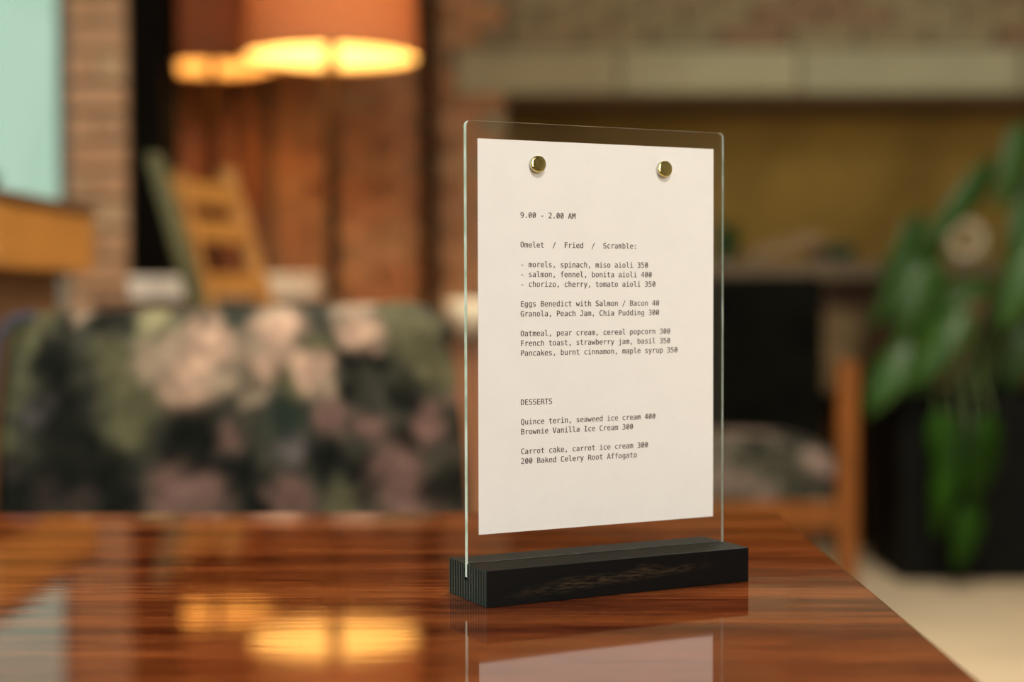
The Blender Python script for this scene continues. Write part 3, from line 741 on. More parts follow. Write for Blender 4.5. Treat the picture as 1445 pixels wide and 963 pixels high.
 'h': '366,242 366,0 302,0 302,242 297,287 283,319 259,337 225,344 186,336 156,312 138,273 132,220 132,0 68,0 68,542 132,542 132,331 152,361 178,382 210,395 248,399 300,390 337,360 359,311|13,15,14 13,16,15 19,21,20 18,21,19 18,22,21 17,22,18 16,22,17 16,7,22 7,6,22 6,23,22 16,8,7 5,23,6 16,9,8 13,10,16 10,9,16 4,23,5 4,0,23 3,0,4 13,11,10 2,0,3 2,1,0 13,12,11',
 'i': '189,542 253,542 253,461 189,461 89,390 253,390 253,50 380,50 380,0 62,0 62,50 189,50 189,340 89,340|13,5,4 13,12,5 12,6,5 11,6,12 9,11,10 9,6,11 9,7,6 9,8,7 3,1,0 3,2,1',
 'j': '209,542 273,542 273,461 209,461 209,-7 209,340 99,340 99,390 273,390 273,-7 265,-67 242,-112 204,-139 153,-148 65,-148 65,-94 146,-94 174,-89 193,-72 205,-45|6,8,7 6,5,8 5,9,8 4,9,5 19,9,4 19,10,9 18,10,19 18,11,10 17,11,18 16,11,17 14,16,15 14,11,16 14,12,11 14,13,12 3,1,0 3,2,1',
 'k': '82,542 148,542 148,228 317,390 394,390 241,243 419,0 340,0 196,201 148,156 148,0 82,0|11,1,0 11,2,1 2,4,3 2,5,4 2,8,5 8,6,5 11,9,2 9,8,2 7,6,8 11,10,9',
 'l': '222,141 226,103 238,76 258,60 285,54 360,54 360,0 279,0 228,9 190,37 166,81 158,141 158,495 56,495 56,546 222,546|13,15,14 13,12,15 12,0,15 11,0,12 10,0,11 10,1,0 10,2,1 9,2,10 9,3,2 9,4,3 9,5,4 9,6,5 8,6,9 7,6,8',
 'm': '235,350 249,372 265,387 286,396 310,399 350,390 376,363 390,311 395,226 395,0 337,0 337,223 334,290 327,326 314,341 294,346 270,340 256,324 248,288 245,223 245,0 187,0 187,223 184,291 177,326 163,341 141,346 120,340 106,324 99,288 96,223 96,0 38,0 38,390 96,390 96,357 109,375 125,388 143,397 164,399 188,396 208,387 224,372|38,40,39 3,5,4 37,40,38 2,5,3 37,41,40 2,6,5 32,34,33 32,35,34 36,41,37 1,6,2 36,42,41 35,42,36 0,6,1 35,0,42 0,15,6 15,14,6 14,7,6 32,28,35 28,27,35 27,26,35 26,0,35 26,15,0 25,15,26 25,16,15 24,16,25 13,7,14 24,17,16 23,17,24 12,7,13 32,29,28 23,18,17 12,8,7 22,18,23 11,8,12 32,30,29 22,19,18 11,9,8 32,31,30 21,19,22 21,20,19 10,9,11',
 'n': '366,242 366,0 302,0 302,242 297,287 283,319 259,337 225,344 186,336 156,312 138,273 132,220 132,0 68,0 68,390 132,390 132,331 152,361 178,382 210,395 248,399 300,390 337,360 359,311|19,21,20 18,21,19 13,15,14 13,16,15 18,22,21 17,22,18 16,22,17 16,7,22 7,6,22 6,23,22 16,8,7 5,23,6 16,9,8 13,10,16 10,9,16 4,23,5 4,0,23 3,0,4 13,11,10 2,0,3 2,1,0 13,12,11',
 'o': '214,345 172,336 141,307 122,260 116,195 122,129 141,82 172,54 214,44 258,54 289,82 307,129 314,195 307,260 289,307 258,336 214,399 286,386 339,347 371,282 382,195 371,107 339,42 286,3 214,-10 143,3 91,42 58,107 48,195 58,282 91,347 143,386|31,17,16 30,17,31 30,18,17 29,1,30 1,0,30 0,18,30 0,15,18 15,19,18 29,2,1 14,19,15 29,3,2 13,19,14 28,3,29 13,20,19 28,4,3 12,20,13 27,4,28 27,5,4 11,20,12 11,21,20 27,6,5 10,21,11 26,6,27 10,22,21 26,7,6 9,22,10 26,8,7 8,22,9 26,22,8 25,22,26 25,23,22 25,24,23',
 'p': '131,49 131,-148 66,-148 66,390 131,390 131,340 149,366 173,384 202,396 235,399 298,386 346,345 376,280 386,193 376,108 345,44 298,3 235,-10 201,-6 173,5 149,24 319,195 313,260 295,307 266,336 225,345 184,336 155,307 137,260 131,195 137,130 155,83 184,54 225,44 266,54 295,82 313,129|8,10,9 7,10,8 2,4,3 2,5,4 7,11,10 6,11,7 5,25,6 25,11,6 5,26,25 24,11,25 24,12,11 2,28,5 28,27,5 27,26,5 23,12,24 22,12,23 22,13,12 21,13,22 2,29,28 2,30,29 36,13,21 36,14,13 2,0,30 0,31,30 35,14,36 35,15,14 0,32,31 34,15,35 0,33,32 33,15,34 2,1,0 20,33,0 20,15,33 20,16,15 19,16,20 18,16,19 18,17,16',
 'r': '402,310 381,323 360,333 338,338 314,340 261,331 222,303 198,257 190,194 190,0 126,0 126,390 190,390 190,314 211,350 240,377 276,394 319,399 341,398 363,393 383,386 402,375|16,18,17 16,19,18 15,19,16 15,20,19 10,12,11 10,13,12 15,21,20 14,21,15 14,3,21 3,2,21 2,1,21 1,0,21 13,5,14 5,4,14 4,3,14 13,6,5 10,7,13 7,6,13 10,8,7 10,9,8',
 's': '339,376 339,314 311,328 283,338 255,344 227,346 189,342 162,332 146,314 140,289 144,266 156,250 184,237 236,225 262,220 304,206 334,183 352,152 359,113 348,61 318,22 268,-2 203,-10 174,-9 143,-4 110,4 74,14 74,80 109,64 143,53 175,46 205,44 242,48 271,61 288,81 294,109 273,147 209,171 206,171 182,176 134,191 101,213 82,243 76,282 85,332 114,369 160,392 222,399 253,398 282,394 311,386|46,48,47 46,49,48 46,50,49 45,50,46 45,0,50 45,4,0 4,3,0 3,2,0 2,1,0 44,6,45 6,5,45 5,4,45 44,7,6 43,7,44 43,8,7 43,9,8 43,10,9 42,10,43 42,11,10 42,12,11 41,12,42 41,13,12 41,14,13 41,15,14 40,15,41 40,16,15 39,16,40 39,17,16 38,17,39 37,17,38 36,17,37 36,18,17 35,18,36 35,19,18 34,19,35 33,19,34 26,28,27 26,29,28 33,20,19 32,20,33 26,30,29 31,20,32 26,31,30 26,20,31 26,21,20 25,21,26 24,21,25 24,22,21 23,22,24',
 't': '214,501 214,390 359,390 359,340 214,340 214,128 218,92 230,68 253,55 287,51 359,51 359,0 281,0 220,7 179,29 157,68 150,128 150,340 46,340 46,390 150,390 150,501|20,0,21 20,1,0 18,20,19 18,1,20 18,2,1 18,3,2 17,3,18 16,4,17 4,3,17 16,5,4 15,5,16 15,6,5 15,7,6 14,7,15 14,8,7 14,9,8 14,10,9 14,11,10 13,11,14 12,11,13',
 'u': '68,148 68,389 132,389 132,148 137,102 151,70 174,52 208,46 248,54 278,77 296,116 302,169 302,389 366,389 366,0 302,0 302,58 281,29 255,7 223,-6 186,-10 134,0 97,29 75,78|0,2,1 0,3,2 11,13,12 11,14,13 10,14,11 23,3,0 23,4,3 9,16,10 16,14,10 23,5,4 22,5,23 8,16,9 22,6,5 8,17,16 15,14,16 7,17,8 22,7,6 22,17,7 21,17,22 21,18,17 21,19,18 20,19,21',
 'w': '0,390 63,390 131,75 187,276 242,276 298,75 366,390 429,390 338,0 277,0 214,214 153,0 91,0|12,1,0 12,2,1 5,7,6 5,8,7 2,4,3 2,10,4 10,5,4 2,11,10 9,5,10 12,11,2 9,8,5',
 'y': '299,125 281,78 258,18 229,-56 212,-94 194,-118 172,-135 146,-145 116,-148 64,-148 64,-95 102,-95 127,-91 146,-78 164,-49 187,6 36,390 104,390 220,85 334,390 401,390|15,17,16 15,18,17 18,20,19 18,0,20 18,1,0 15,1,18 15,2,1 15,3,2 14,3,15 13,3,14 13,4,3 12,4,13 11,4,12 11,5,4 9,11,10 9,5,11 9,6,5 9,7,6 9,8,7',
 'z': '79,391 362,391 362,332 138,52 362,52 362,0 71,0 71,59 295,339 79,339|9,1,0 9,8,1 8,2,1 7,2,8 7,3,2 6,3,7 6,4,3 6,5,4',
}
LINES = [(0, "9.00 - 2.00 AM"), (3, "Omelet  /  Fried  /  Scramble:"),
         (5, "- morels, spinach, miso aioli 350"), (6, "- salmon, fennel, bonita aioli 400"),
         (7, "- chorizo, cherry, tomato aioli 350"), (9, "Eggs Benedict with Salmon / Bacon 40"),
         (10, "Granola, Peach Jam, Chia Pudding 300"), (12, "Oatmeal, pear cream, cereal popcorn 300"),
         (13, "French toast, strawberry jam, basil 350"), (14, "Pancakes, burnt cinnamon, maple syrup 350"),
         (19, "DESSERTS"), (21, "Quince terin, seaweed ice cream 400"), (22, "Brownie Vanilla Ice Cream 300"),
         (24, "Carrot cake, carrot ice cream 300"), (25, "200 Baked Celery Root Affogato")]
EM = 0.00575
PITCH = 0.002428
for li, txt in LINES:
    verts, faces = [], []
    for ci, ch in enumerate(txt):
        if ch == ' ':
            continue
        vs, fs = GLYPHS[ch].split('|')
        vs = [tuple(int(q) for q in w_.split(',')) for w_ in vs.split()]
        base_i = len(verts)
        for vx, vy in vs:
            verts.append((0.0318 + ci * PITCH + vx / 1000 * EM * 0.97, g - 0.00034,
                          0.20302 - 0.005289 * li + vy / 1000 * EM))
        for f in fs.split():
            faces.append([base_i + int(q) for q in f.split(',')])
        if ch == '0':                       # slashed zero
            b0 = len(verts)
            for vx, vy in ((110, 130), (150, 100), (325, 395), (285, 425)):
                verts.append((0.0318 + ci * PITCH + vx / 1000 * EM * 0.97, g - 0.00035,
                              0.20302 - 0.005289 * li + vy / 1000 * EM))
            faces.append([b0, b0 + 1, b0 + 2, b0 + 3])
    nv = len(verts)                         # printed weight: a second, slightly offset impression
    verts += [(a_ + 0.00010, b_ - 0.00001, c_ + 0.00002) for a_, b_, c_ in verts]
    faces += [[q + nv for q in f] for f in faces]
    me = bpy.data.meshes.new('text_line'); me.from_pydata(verts, [], faces)
    me.materials.append(M_INK)
    o = bpy.data.objects.new('text_line', me); COL.objects.link(o); o.parent = menu

for mxa, lab in ((0.04172, 'round brass magnet at the upper left of the menu sheet'),
                 (0.12152, 'round brass magnet at the upper right of the menu sheet')):
    t = thing('magnet', lab, 'magnet', SIGN + Vector((math.cos(YAW) * mxa - math.sin(YAW) * -0, math.sin(YAW) * mxa, 0.2318)), YAW, 'brass magnets holding the menu')
    y_ = g - 0.0003
    body = lathe([(0.0, 0.0), (0.0044, 0.0), (0.0044, 0.0019), (0.0, 0.0019)], 40)
    bmesh.ops.rotate(body, verts=body.verts, cent=(0, 0, 0), matrix=Matrix.Rotation(PI / 2, 3, 'X'))
    bmesh.ops.translate(body, verts=body.verts, vec=(0, y_ - 0.0000, 0))
    obj('magnet_body', body, M_STEEL, t, smooth=False)
    cap = lathe([(0.0045, 0.0019), (0.00455, 0.0020), (0.00455, 0.0025), (0.0044, 0.00265), (0.0030, 0.0027), (0.0015, 0.0027), (0.00001, 0.0027)], 40)
    bmesh.ops.rotate(cap, verts=cap.verts, cent=(0, 0, 0), matrix=Matrix.Rotation(PI / 2, 3, 'X'))
    bmesh.ops.translate(cap, verts=cap.verts, vec=(0, y_, 0))
    obj('brass_cap', cap, M_BRASS, t, smooth=True)

# ------------------------------------------------------------------ floral chair across the table
chair = thing('upholstered_chair', 'wide upholstered chair in dark floral velvet with pink blooms facing the glossy table', 'chair', (-0.375, 2.05, -0.0))
outl = [(-.315, .40), (-.308, .74), (-.300, .845), (-.282, .872), (-.25, .880), (0, .888), (.235, .902), (.262, .900), (.285, .872), (.300, .80), (.312, .70), (.322, .55), (.322, .40)]
NU, NV = 110, 64
BLOBS = [  # u px, v px on the cloth: own pattern plus right rim's painted shade; radius, colour
 (215,260,60,'k'),(240,400,85,'k'),(250,560,70,'k'),(390,560,62,'k'),(130,620,80,'k'),(600,430,66,'k'),(640,500,56,'k'),(750,560,60,'k'),
 (870,400,58,'g'),(350,130,44,'k'),(240,130,38,'k'),(920,95,34,'g'),(1345,180,44,'k'),(1395,300,40,'k'),(1385,420,30,'k'),(1000,520,52,'k'),(1290,600,46,'k'),(1380,600,50,'k'),
 (1120,250,36,'k'),(1090,560,50,'k'),(1210,340,40,'k'),(1210,460,34,'k'),(400,650,60,'k'),(800,640,44,'k'),(1060,340,30,'k'),(30,600,60,'k'),(20,300,40,'k'),
 (320,480,44,'k'),(560,510,40,'k'),(1360,330,30,'m'),(700,100,34,'g'),(960,200,26,'o'),(1050,250,24,'k'),
 (640,210,66,'p'),(600,300,64,'p'),(500,250,56,'b'),(860,180,50,'p'),(935,270,44,'p'),(760,210,42,'b'),(1080,180,42,'p'),(490,150,48,'y'),
 (780,340,36,'b'),(1000,400,40,'m'),(710,460,32,'m'),(1265,430,44,'m'),(1180,560,70,'m'),(560,610,66,'m'),(660,600,50,'m'),(880,620,52,'m'),
 (1220,640,60,'m'),(170,400,36,'s'),(830,110,34,'b'),(300,95,34,'b'),(1240,50,24,'b'),(1385,340,38,'m'),(690,300,36,'b'),(560,200,36,'b'),
 (420,330,60,'o'),(430,440,52,'o'),(1230,190,62,'o'),(1285,280,54,'o'),(1150,115,40,'o'),(470,390,50,'o'),(1030,640,48,'o'),(100,200,60,'o'),
 (90,330,50,'o'),(880,310,44,'o'),(740,160,32,'g'),(890,490,34,'s'),(60,470,36,'o'),(200,620,50,'d'),(90,540,40,'d'),(300,620,40,'d'),
 (1110,430,34,'m'),(990,330,32,'b'),(820,250,34,'p'),(1050,100,40,'b'),(150,120,60,'o'),(60,120,40,'o'),(380,240,50,'o'),(1400,480,40,'d')]
CC = {'k': (.004, .005, .004), 'g': (.022, .032, .024), 'p': (.60, .38, .27), 'b': (.33, .24, .17), 'y': (.27, .24, .13), 'm': (.17, .095, .08),
      'o': (.105, .098, .052), 's': (.12, .10, .10), 'd': (.04, .027, .024)}


def floral(u, v):
    sw, c = 0.30, [.045 * .3, .043 * .3, .032 * .3]
    j = noise.noise_vector(Vector((u * .014, v * .014, 1.7))) * 34 + noise.noise_vector(Vector((u * .035, v * .035, 5.1))) * 24
    tone = 1 + .35 * noise.noise(Vector((u * .03, v * .03, 9.3)))
    for a, b_, r, k in BLOBS:
        d2 = ((u + j.x - a) ** 2 + (v + j.y - b_) ** 2) / (r * r)
        if d2 > 5:
            continue
        w_ = 3.2 * math.exp(-d2 * 1.9)
        sw += w_
        for q in range(3):
            c[q] += w_ * CC[k][q]
    return [q / sw * tone for q in c]


def edge_x(zz, side):
    pl = [p for p in outl if (p[0] < 0) == (side < 0)]
    pl = [p for p in pl if p[0] != 0]
    pl.sort(key=lambda p: p[1])
    for a, b_ in zip(pl, pl[1:]):
        if a[1] <= zz <= b_[1]:
            return a[0] + (b_[0] - a[0]) * (zz - a[1]) / max(1e-6, b_[1] - a[1])
    return pl[-1][0]


# backrest: padded slab, front and back skins meeting in a rounded rim
bm = bmesh.new()
V = {}
for s in (0, 1):
    for i in range(NU + 1):
        for j in range(NV + 1):
            u = i / NU * 2 - 1; t = j / NV
            ztop = .888 + .014 * max(0, min(1, u * .5 + .5))
            zz = .40 + (ztop - .007 - .40) * t
            xl, xr = edge_x(min(zz, .885), -1), edge_x(min(zz, .885), 1)
            if t > .9:
                sh = (t - .9) / .1
                ins = 0.035 * (1 - math.sqrt(max(0, 1 - sh * sh)))
                xl, xr = edge_x(.84, -1) + ins, edge_x(.80, 1) - ins * 1.4 - .012 * sh
            xx = xl + (xr - xl) * (u * .5 + .5)
            pad = (1 - abs(u) ** 8) ** .5 * (1 - max(0, (t - .86) / .14) ** 2.5) ** .5
            yy = (-0.055 if s == 0 else 0.055) * (0.12 + 0.88 * pad) + 0.10 * (zz - .40)
            if 0 < i < NU and 0 < j < NV or s == 0:
                V[s, i, j] = bm.verts.new((xx, yy, zz))
            else:
                V[s, i, j] = bm.verts.new((xx, yy, zz))
for s in (0, 1):
    for i in range(NU):
        for j in range(NV):
            bm.faces.new([V[s, i, j], V[s, i + 1, j], V[s, i + 1, j + 1], V[s, i, j + 1]])
for i in range(NU):
    for j in (0, NV):
        bm.faces.new([V[0, i, j], V[0, i + 1, j], V[1, i + 1, j], V[1, i, j]])
for j in range(NV):
    for i in (0, NU):
        bm.faces.new([V[0, i, j], V[0, i, j + 1], V[1, i, j + 1], V[1, i, j]])
back = obj('backrest', bm, M_FLORAL, chair, smooth=True)
at = back.data.color_attributes.new('floral', 'FLOAT_COLOR', 'POINT')
for k_, v_ in enumerate(back.data.vertices):
    X_, Y_, Z_ = v_.co
    u = (X_ + .325) / .65 * 1400
    vv = 70 + (.905 - Z_) / .295 * 620
    at.data[k_].color = (*floral(u, vv), 1)
pb = bmesh.new()
prev = None
for (xa, za), (xb, zb_) in zip(outl[:5], outl[1:5]):
    tb = tube((xa - .002, 0.10 * (za - .40) - .045, za), (xb - .002, 0.10 * (zb_ - .40) - .045, zb_), .007, n=8)
    me_ = bpy.data.meshes.new('tmp'); tb.to_mesh(me_); tb.free(); pb.from_mesh(me_); bpy.data.meshes.remove(me_)
obj('piping', pb, M_PIPING, back)
obj('seat', bx(-.31, .31, -.52, -.01, .33, .47), M_FLORAL2, chair, bevel=.03, seg=3)
obj('seat_frame', bx(-.30, .30, -.50, .05, .28, .33), M_TEAK, chair)
for sx in (-1, 1):
    for yy in (-.46, .02):
        obj('leg', bar((sx * .28, yy, 0), (sx * .27, yy, .29), .035, .035), M_TEAK, chair)

# ------------------------------------------------------------------ honey oak high table at the left edge
ht = thing('high_table', 'honey-coloured wooden high table with a deep board apron at the left edge', 'table', (-1.12, 2.52, 0))
obj('apron', bx(-.36, .375, -.26, .27, .945, 1.045), M_HONEY, ht, bevel=.004)
obj('tabletop', bx(-.37, .381, -.27, .275, 1.045, 1.060), M_BROWN, ht, bevel=.003)
obj('side_panel', bx(-.30, .345, -.20, .15, 0, .945), M_BROWN, ht, bevel=.004)
bowl = lathe([(0.0, .0), (.028, .0), (.032, .004), (.050, .026), (.056, .046), (.053, .046), (.046, .026), (.028, .008), (0, .006)], 28)
bo = obj('bowl', bowl, M_BLACKPOT, None, smooth=True); bo.location = (-.905, 2.60, 1.0602)
tag(bo, 'small black bowl on the honey-coloured high table', 'bowl')

# ------------------------------------------------------------------ ladder-back high chair
lc = thing('ladder_back_chair', 'golden pine ladder-back high chair seen side-on before the dark post', 'chair', (-.65, 3.42, 0))
d0 = Vector((.10, .36, 0))
for s in (0, 1):
    bx_ = -.012 + .088 * s - .02; by_ = -.17 + .35 * s
    # stile: leans back to the left above the seat, upright leg below
    top = Vector((bx_ - .060, by_, 1.196 - .004 * s)); mid = Vector((bx_ + .075, by_, .72)); foot = Vector((bx_ + .03, by_, 0))
    b1 = bmesh.new()
    pr = [(top, .034), (mid, .040), (foot, .032)]
    rings = []
    for c_, w_ in pr:
        rings.append([b1.verts.new(c_ + Vector((dx * w_ / 2, dy * .017, 0))) for dx, dy in ((-1, -1), (1, -1), (1, 1), (-1, 1))])
    for A, B in zip(rings, rings[1:]):
        for i in range(4):
            b1.faces.new((A[i], A[(i + 1) % 4], B[(i + 1) % 4], B[i]))
    b1.faces.new(rings[0]); b1.faces.new(rings[-1])
    o_ = obj('stile', b1, M_OLIVE if s == 0 else M_CHAIRW, lc, bevel=.007)  # near stile carries the cool window light as olive colour
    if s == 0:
        o_['label'] = 'near stile tinted olive for cool window light'
b1 = prism([(-.052, 1.165), (-.040, 1.165), (.060, .735), (.046, .735)], 1, -.160, -.130)
obj('inner_stile', b1, M_CHAIRW, lc, bevel=.004)
for zz, hh in ((1.128, .052), (1.045, .048), (.925, .050)):
    sh = -.060 + (.075 + .060) * (1.196 - zz) / .476
    p0 = Vector((-.032 + sh, -.16, 0)); p1 = Vector((.056 + sh, .17, 0))
    b1 = bmesh.new(); nn = 8; A = []
    for i in range(nn + 1):
        t = i / nn
        c_ = p0.lerp(p1, t) + Vector((-.018 * math.sin(PI * t), 0, 0))
        A.append([b1.verts.new((c_.x + dx, c_.y, zz + dz)) for dx, dz in ((-.008, -hh / 2), (.008, -hh / 2), (.008 - .006, hh / 2), (-.008 - .006, hh / 2))])
    for a, b_ in zip(A, A[1:]):
        for i in range(4):
            b1.faces.new((a[i], a[(i + 1) % 4], b_[(i + 1) % 4], b_[i]))
    b1.faces.new(A[0]); b1.faces.new(A[-1])
    obj('slat', b1, M_CHAIRW, lc)
sb = prism([(.035, -.19), (.40, -.155), (.44, .20), (.13, .20)], 2, .70, .735)
obj('seat', sb, M_CHAIRW, lc, bevel=.008)
for px_, py_ in ((.38, -.13), (.41, .16)):
    obj('leg', tube((px_, py_, .70), (px_ + .03, py_, 0), .018, .014), M_CHAIRW, lc)
for zz in (.25, .42):
    obj('stretcher', tube((.04, -.17, zz), (.39, -.135, zz), .010), M_CHAIRW, lc)
    obj('stretcher', tube((.13, .18, zz), (.42, .16, zz), .010), M_CHAIRW, lc)

# ------------------------------------------------------------------ brown side table with two pale boxes
st = thing('side_table', 'brown wooden side table carrying pale boxes behind the ladder-back chair', 'table', (-.70, 3.87, 0))
obj('tabletop', bx(-.30, .27, -.17, .18, .865, .893), M_BROWN, st, bevel=.003)
for sx in (-.27, .24):
    for sy in (-.14, .15):
        obj('leg', bar((sx, sy, 0), (sx, sy, .865), .04, .04), M_BROWN, st)
wb = thing('card_box', 'low white card box on the side table left of the ladder-back chair', 'box', (-.852, 3.83, .893))
obj('body', bx(-.066, .066, -.08, .08, 0.0005, .040), M_WHITEBOX, wb, bevel=.002)
obj('lid', bx(-.069, .069, -.083, .083, .036, .054), M_WHITEBOX, wb, bevel=.003)
lb = thing('linen_box', 'beige linen-covered box on the side table right of the ladder-back chair', 'box', (-.603, 3.84, .893))
obj('body', bx(-.125, .125, -.09, .09, 0.0005, .042), M_LINEN, lb, bevel=.003)
obj('lid', bx(-.129, .129, -.094, .094, .040, .060), M_LINEN, lb, bevel=.005)

# ------------------------------------------------------------------ console with cream bowl, behind the floral chair
co = thing('console_table', 'dark brown wooden console behind the right corner of the floral chair', 'table', (-.05, 4.2, 0))
obj('tabletop', bx(-.30, .32, -.19, .19, .770, .797), M_BROWN, co, bevel=.003)
obj('front_panel', bx(-.28, .30, -.16, -.14, .12, .770), M_PANEL, co)
for sx in (-.28, .28):
    for sy in (-.135, .16):
        obj('leg', bar((sx, sy, 0), (sx, sy, .770), .035, .035), M_BROWN, co)
bowl = lathe([(0.0, .0), (.022, .0), (.026, .003), (.046, .022), (.060, .055), (.062, .088), (.059, .088), (.056, .055), (.040, .024), (0, .008)], 36)
bo = obj('bowl', bowl, M_CERAMIC, None, smooth=True); bo.location = (-.112, 4.10, .7975)
tag(bo, 'round cream ceramic bowl just behind the left edge of the acrylic panel', 'bowl')

# ------------------------------------------------------------------ floor lamps


def floor_lamp(label, x, y, zb, rb, rt_, h, sm, watts, pole_r):
    t = thing('floor_lamp', label, 'lamp', (x, y, 0), 0, 'floor lamps before the brick wall')
    b1 = lathe([(0.0, 0), (.15, 0), (.155, .012), (.15, .022), (.03, .03), (pole_r, .05)], 40)
    obj('base', b1, M_DARKWOOD, t, smooth=False)
    obj('pole', tube((0, 0, .03), (0, 0, zb + .10), pole_r, pole_r, 20), M_DARKWOOD, t, smooth=True)
    th = .002
    sb_ = lathe([(rb, zb), (rt_, zb + h), (rt_ - th, zb + h), (rb - th, zb), (rb, zb)], 64)
    s_ = obj('lamp_shade', sb_, sm, t, smooth=False)
    s_.data.materials.append(M_LINING)
    for p in s_.data.polygons:
        if 128 <= p.index < 192:
            p.material_index = 1
    rg = lathe([(rb + .002, zb), (rb + .002, zb + .008), (rb - .004, zb + .008), (rb - .004, zb), (rb + .002, zb)], 64)
    obj('rim', rg, M_BROWN, s_)
    sp = bmesh.new()
    for k in range(3):
        a = 2 * PI * k / 3 + .5
        tb_ = tube((0, 0, zb + h - .03), (math.cos(a) * rt_ * .99, math.sin(a) * rt_ * .99, zb + h - .02), .003, n=6)
        me_ = bpy.data.meshes.new('tmp'); tb_.to_mesh(me_); tb_.free(); sp.from_mesh(me_); bpy.data.meshes.remove(me_)
    obj('spider', sp, M_DARKWOOD, s_)
    bl = lathe([(0.001, zb + .10), (.014, zb + .10), (.016, zb + .12), (.03, zb + .15), (.033, zb + .17), (.028, zb + .195), (.012, zb + .21), (.0005, zb + .212)], 20)
    obj('bulb', bl, watts, t, smooth=True)
    return t


floor_lamp('floor lamp with wide terracotta drum shade, the brighter and nearer of the two', -.510, 4.45, 1.57, .247, .222, .36, M_SHADE1, M_BULB, .018)
floor_lamp('floor lamp with brown shade, half hidden by the black post and the nearer lamp', -.975, 5.12, 1.635, .20, .18, .38, M_SHADE2, M_BULB2, .014)

# ------------------------------------------------------------------ dark armchair at the right
ac = thing('easy_chair', 'dark-backed easy chair with teak post frame and pale floral seat cushion', 'chair', (.59, 4.3, 0))
for sx in (-.32, .318):
    for sy, zt_ in ((-.07, .717), (.55, .336)):
        obj('post', bar((sx, sy, 0), (sx, sy, zt_), .052, .045), M_TEAK, ac, bevel=.006)
obj('rail', bx(-.294, .292, -.085, -.06, .262, .335), M_TEAK, ac, bevel=.004)
obj('rail', bx(-.294, .292, .54, .565, .262, .335), M_TEAK, ac, bevel=.004)
for sx in (-.32, .318):
    obj('rail', bx(sx - .012, sx + .012, -.048, .528, .262, .335), M_TEAK, ac)
cb = bx(-.288, .286, -.06, .42, .3355, .505)
bmesh.ops.subdivide_edges(cb, edges=list(cb.edges), cuts=7, use_grid_fill=True)
for v_ in cb.verts:
    u = v_.co.x / .288; w_ = (v_.co.y - .18) / .24
    if v_.co.z > .42:
        v_.co.z -= .035 * abs(u) ** 3 + .02 * abs(w_) ** 3
obj('seat_cushion', cb, M_FLORAL2, ac, smooth=True, bevel=.03, seg=3)
obj('back_cushion', bx(-.34, .357, .425, .555, .34, .955), M_DARKFAB, ac, bevel=.03, seg=3)

# ------------------------------------------------------------------ things on the recess shelf


def leaf_bm(p0, p1, width, normal, droop=.12, fold=.25, n=10, point=1.0):
    p0, p1 = Vector(p0), Vector(p1)
    ax = (p1 - p0); Ln = ax.length; ax.normalize()
    nrm = Vector(normal); nrm = (nrm - ax * nrm.dot(ax)).normalized()
    sd = ax.cross(nrm)
    b1 = bmesh.new(); rows = []
    for i in range(n + 1):
        t = i / n
        w_ = width * (math.sin(PI * min(1, t ** .75)) ** .7 if 0 < t < 1 else 0.02) * (1 - .15 * t)
        c_ = p0 + ax * Ln * t + nrm * (droop * Ln * math.sin(PI * t))
        row = []
        for k in (-1, -.5, 0, .5, 1):
            row.append(b1.verts.new(c_ + sd * (w_ / 2 * k) + nrm * (-fold * w_ * abs(k) * .5 + .006 * w_ * math.sin(9 * t + k * 3))))
        rows.append(row)
    for a, b_ in zip(rows, rows[1:]):
        for k in range(4):
            b1.faces.new((a[k], a[k + 1], b_[k + 1], b_[k]))
    ext = bmesh.ops.extrude_face_region(b1, geom=list(b1.faces))
    for e_ in ext['geom']:
        if isinstance(e_, bmesh.types.BMVert):
            e_.co += nrm * .0012
    return b1


hp_ = thing('potted_herb', 'small dark green potted herb on the recess shelf beside the acrylic panel', 'plant', (.775, 5.66, 1.0105))
obj('pot', lathe([(0, 0), (.030, 0), (.040, .06), (.036, .06), (.028, .05), (0, .05)], 24), M_DARKGREEN, hp_, smooth=True)
for k in range(11):
    a = k * 2.4; r_ = .02 + .01 * (k % 3)
    obj('leaf', leaf_bm((0, 0, .045), (math.cos(a) * r_ * 1.5, math.sin(a) * r_ * 1.5, .09 + .02 * (k % 5)), .045, (math.cos(a + 1.5), math.sin(a + 1.5), .3), n=5), M_LEAF, hp_)
bk = thing('wooden_board', 'tan wooden serving board propped at a slant on the recess shelf', 'board', (.985, 5.60, 1.012))
b1 = bx(-.135, .135, -.06, .06, 0, .045)
bmesh.ops.rotate(b1, verts=b1.verts, cent=(-.135, 0, 0), matrix=Matrix.Rotation(-.26, 3, 'Y'))
obj('board', b1, M_TAN, bk, bevel=.006)
obj('prop', bx(.085, .125, -.04, .04, 0, .055), M_BROWN, bk)
db = obj('dish', lathe([(0, 0), (.03, 0), (.035, .006), (.062, .034), (.066, .058), (.062, .058), (.055, .034), (0, .012)], 28), M_DARKGREEN, None, smooth=True)
db.location = (1.165, 5.56, 1.0105)
tag(db, 'dark green glazed dish on the recess shelf right of the slanted board', 'dish')
rb_ = bmesh.new(); NR = 36
rings = []
for i in range(NR):
    a = 2 * PI * i / NR
    rings.append([rb_.verts.new(((.056 + .018 * math.cos(b_)) * math.cos(a), .022 * math.sin(b_), (.056 + .018 * math.cos(b_)) * math.sin(a))) for b_ in [2 * PI * q / 12 for q in range(12)]])
for i in range(NR):
    A, B = rings[i], rings[(i + 1) % NR]
    for q in range(12):
        rb_.faces.new((A[q], A[(q + 1) % 12], B[(q + 1) % 12], B[q]))
ro = obj('ring_ornament', rb_, M_CERAMIC, None, smooth=True); ro.location = (1.60, 5.52, 1.0865)
tag(ro, 'pale round ring ornament standing on the shelf among the plant leaves', 'ornament')

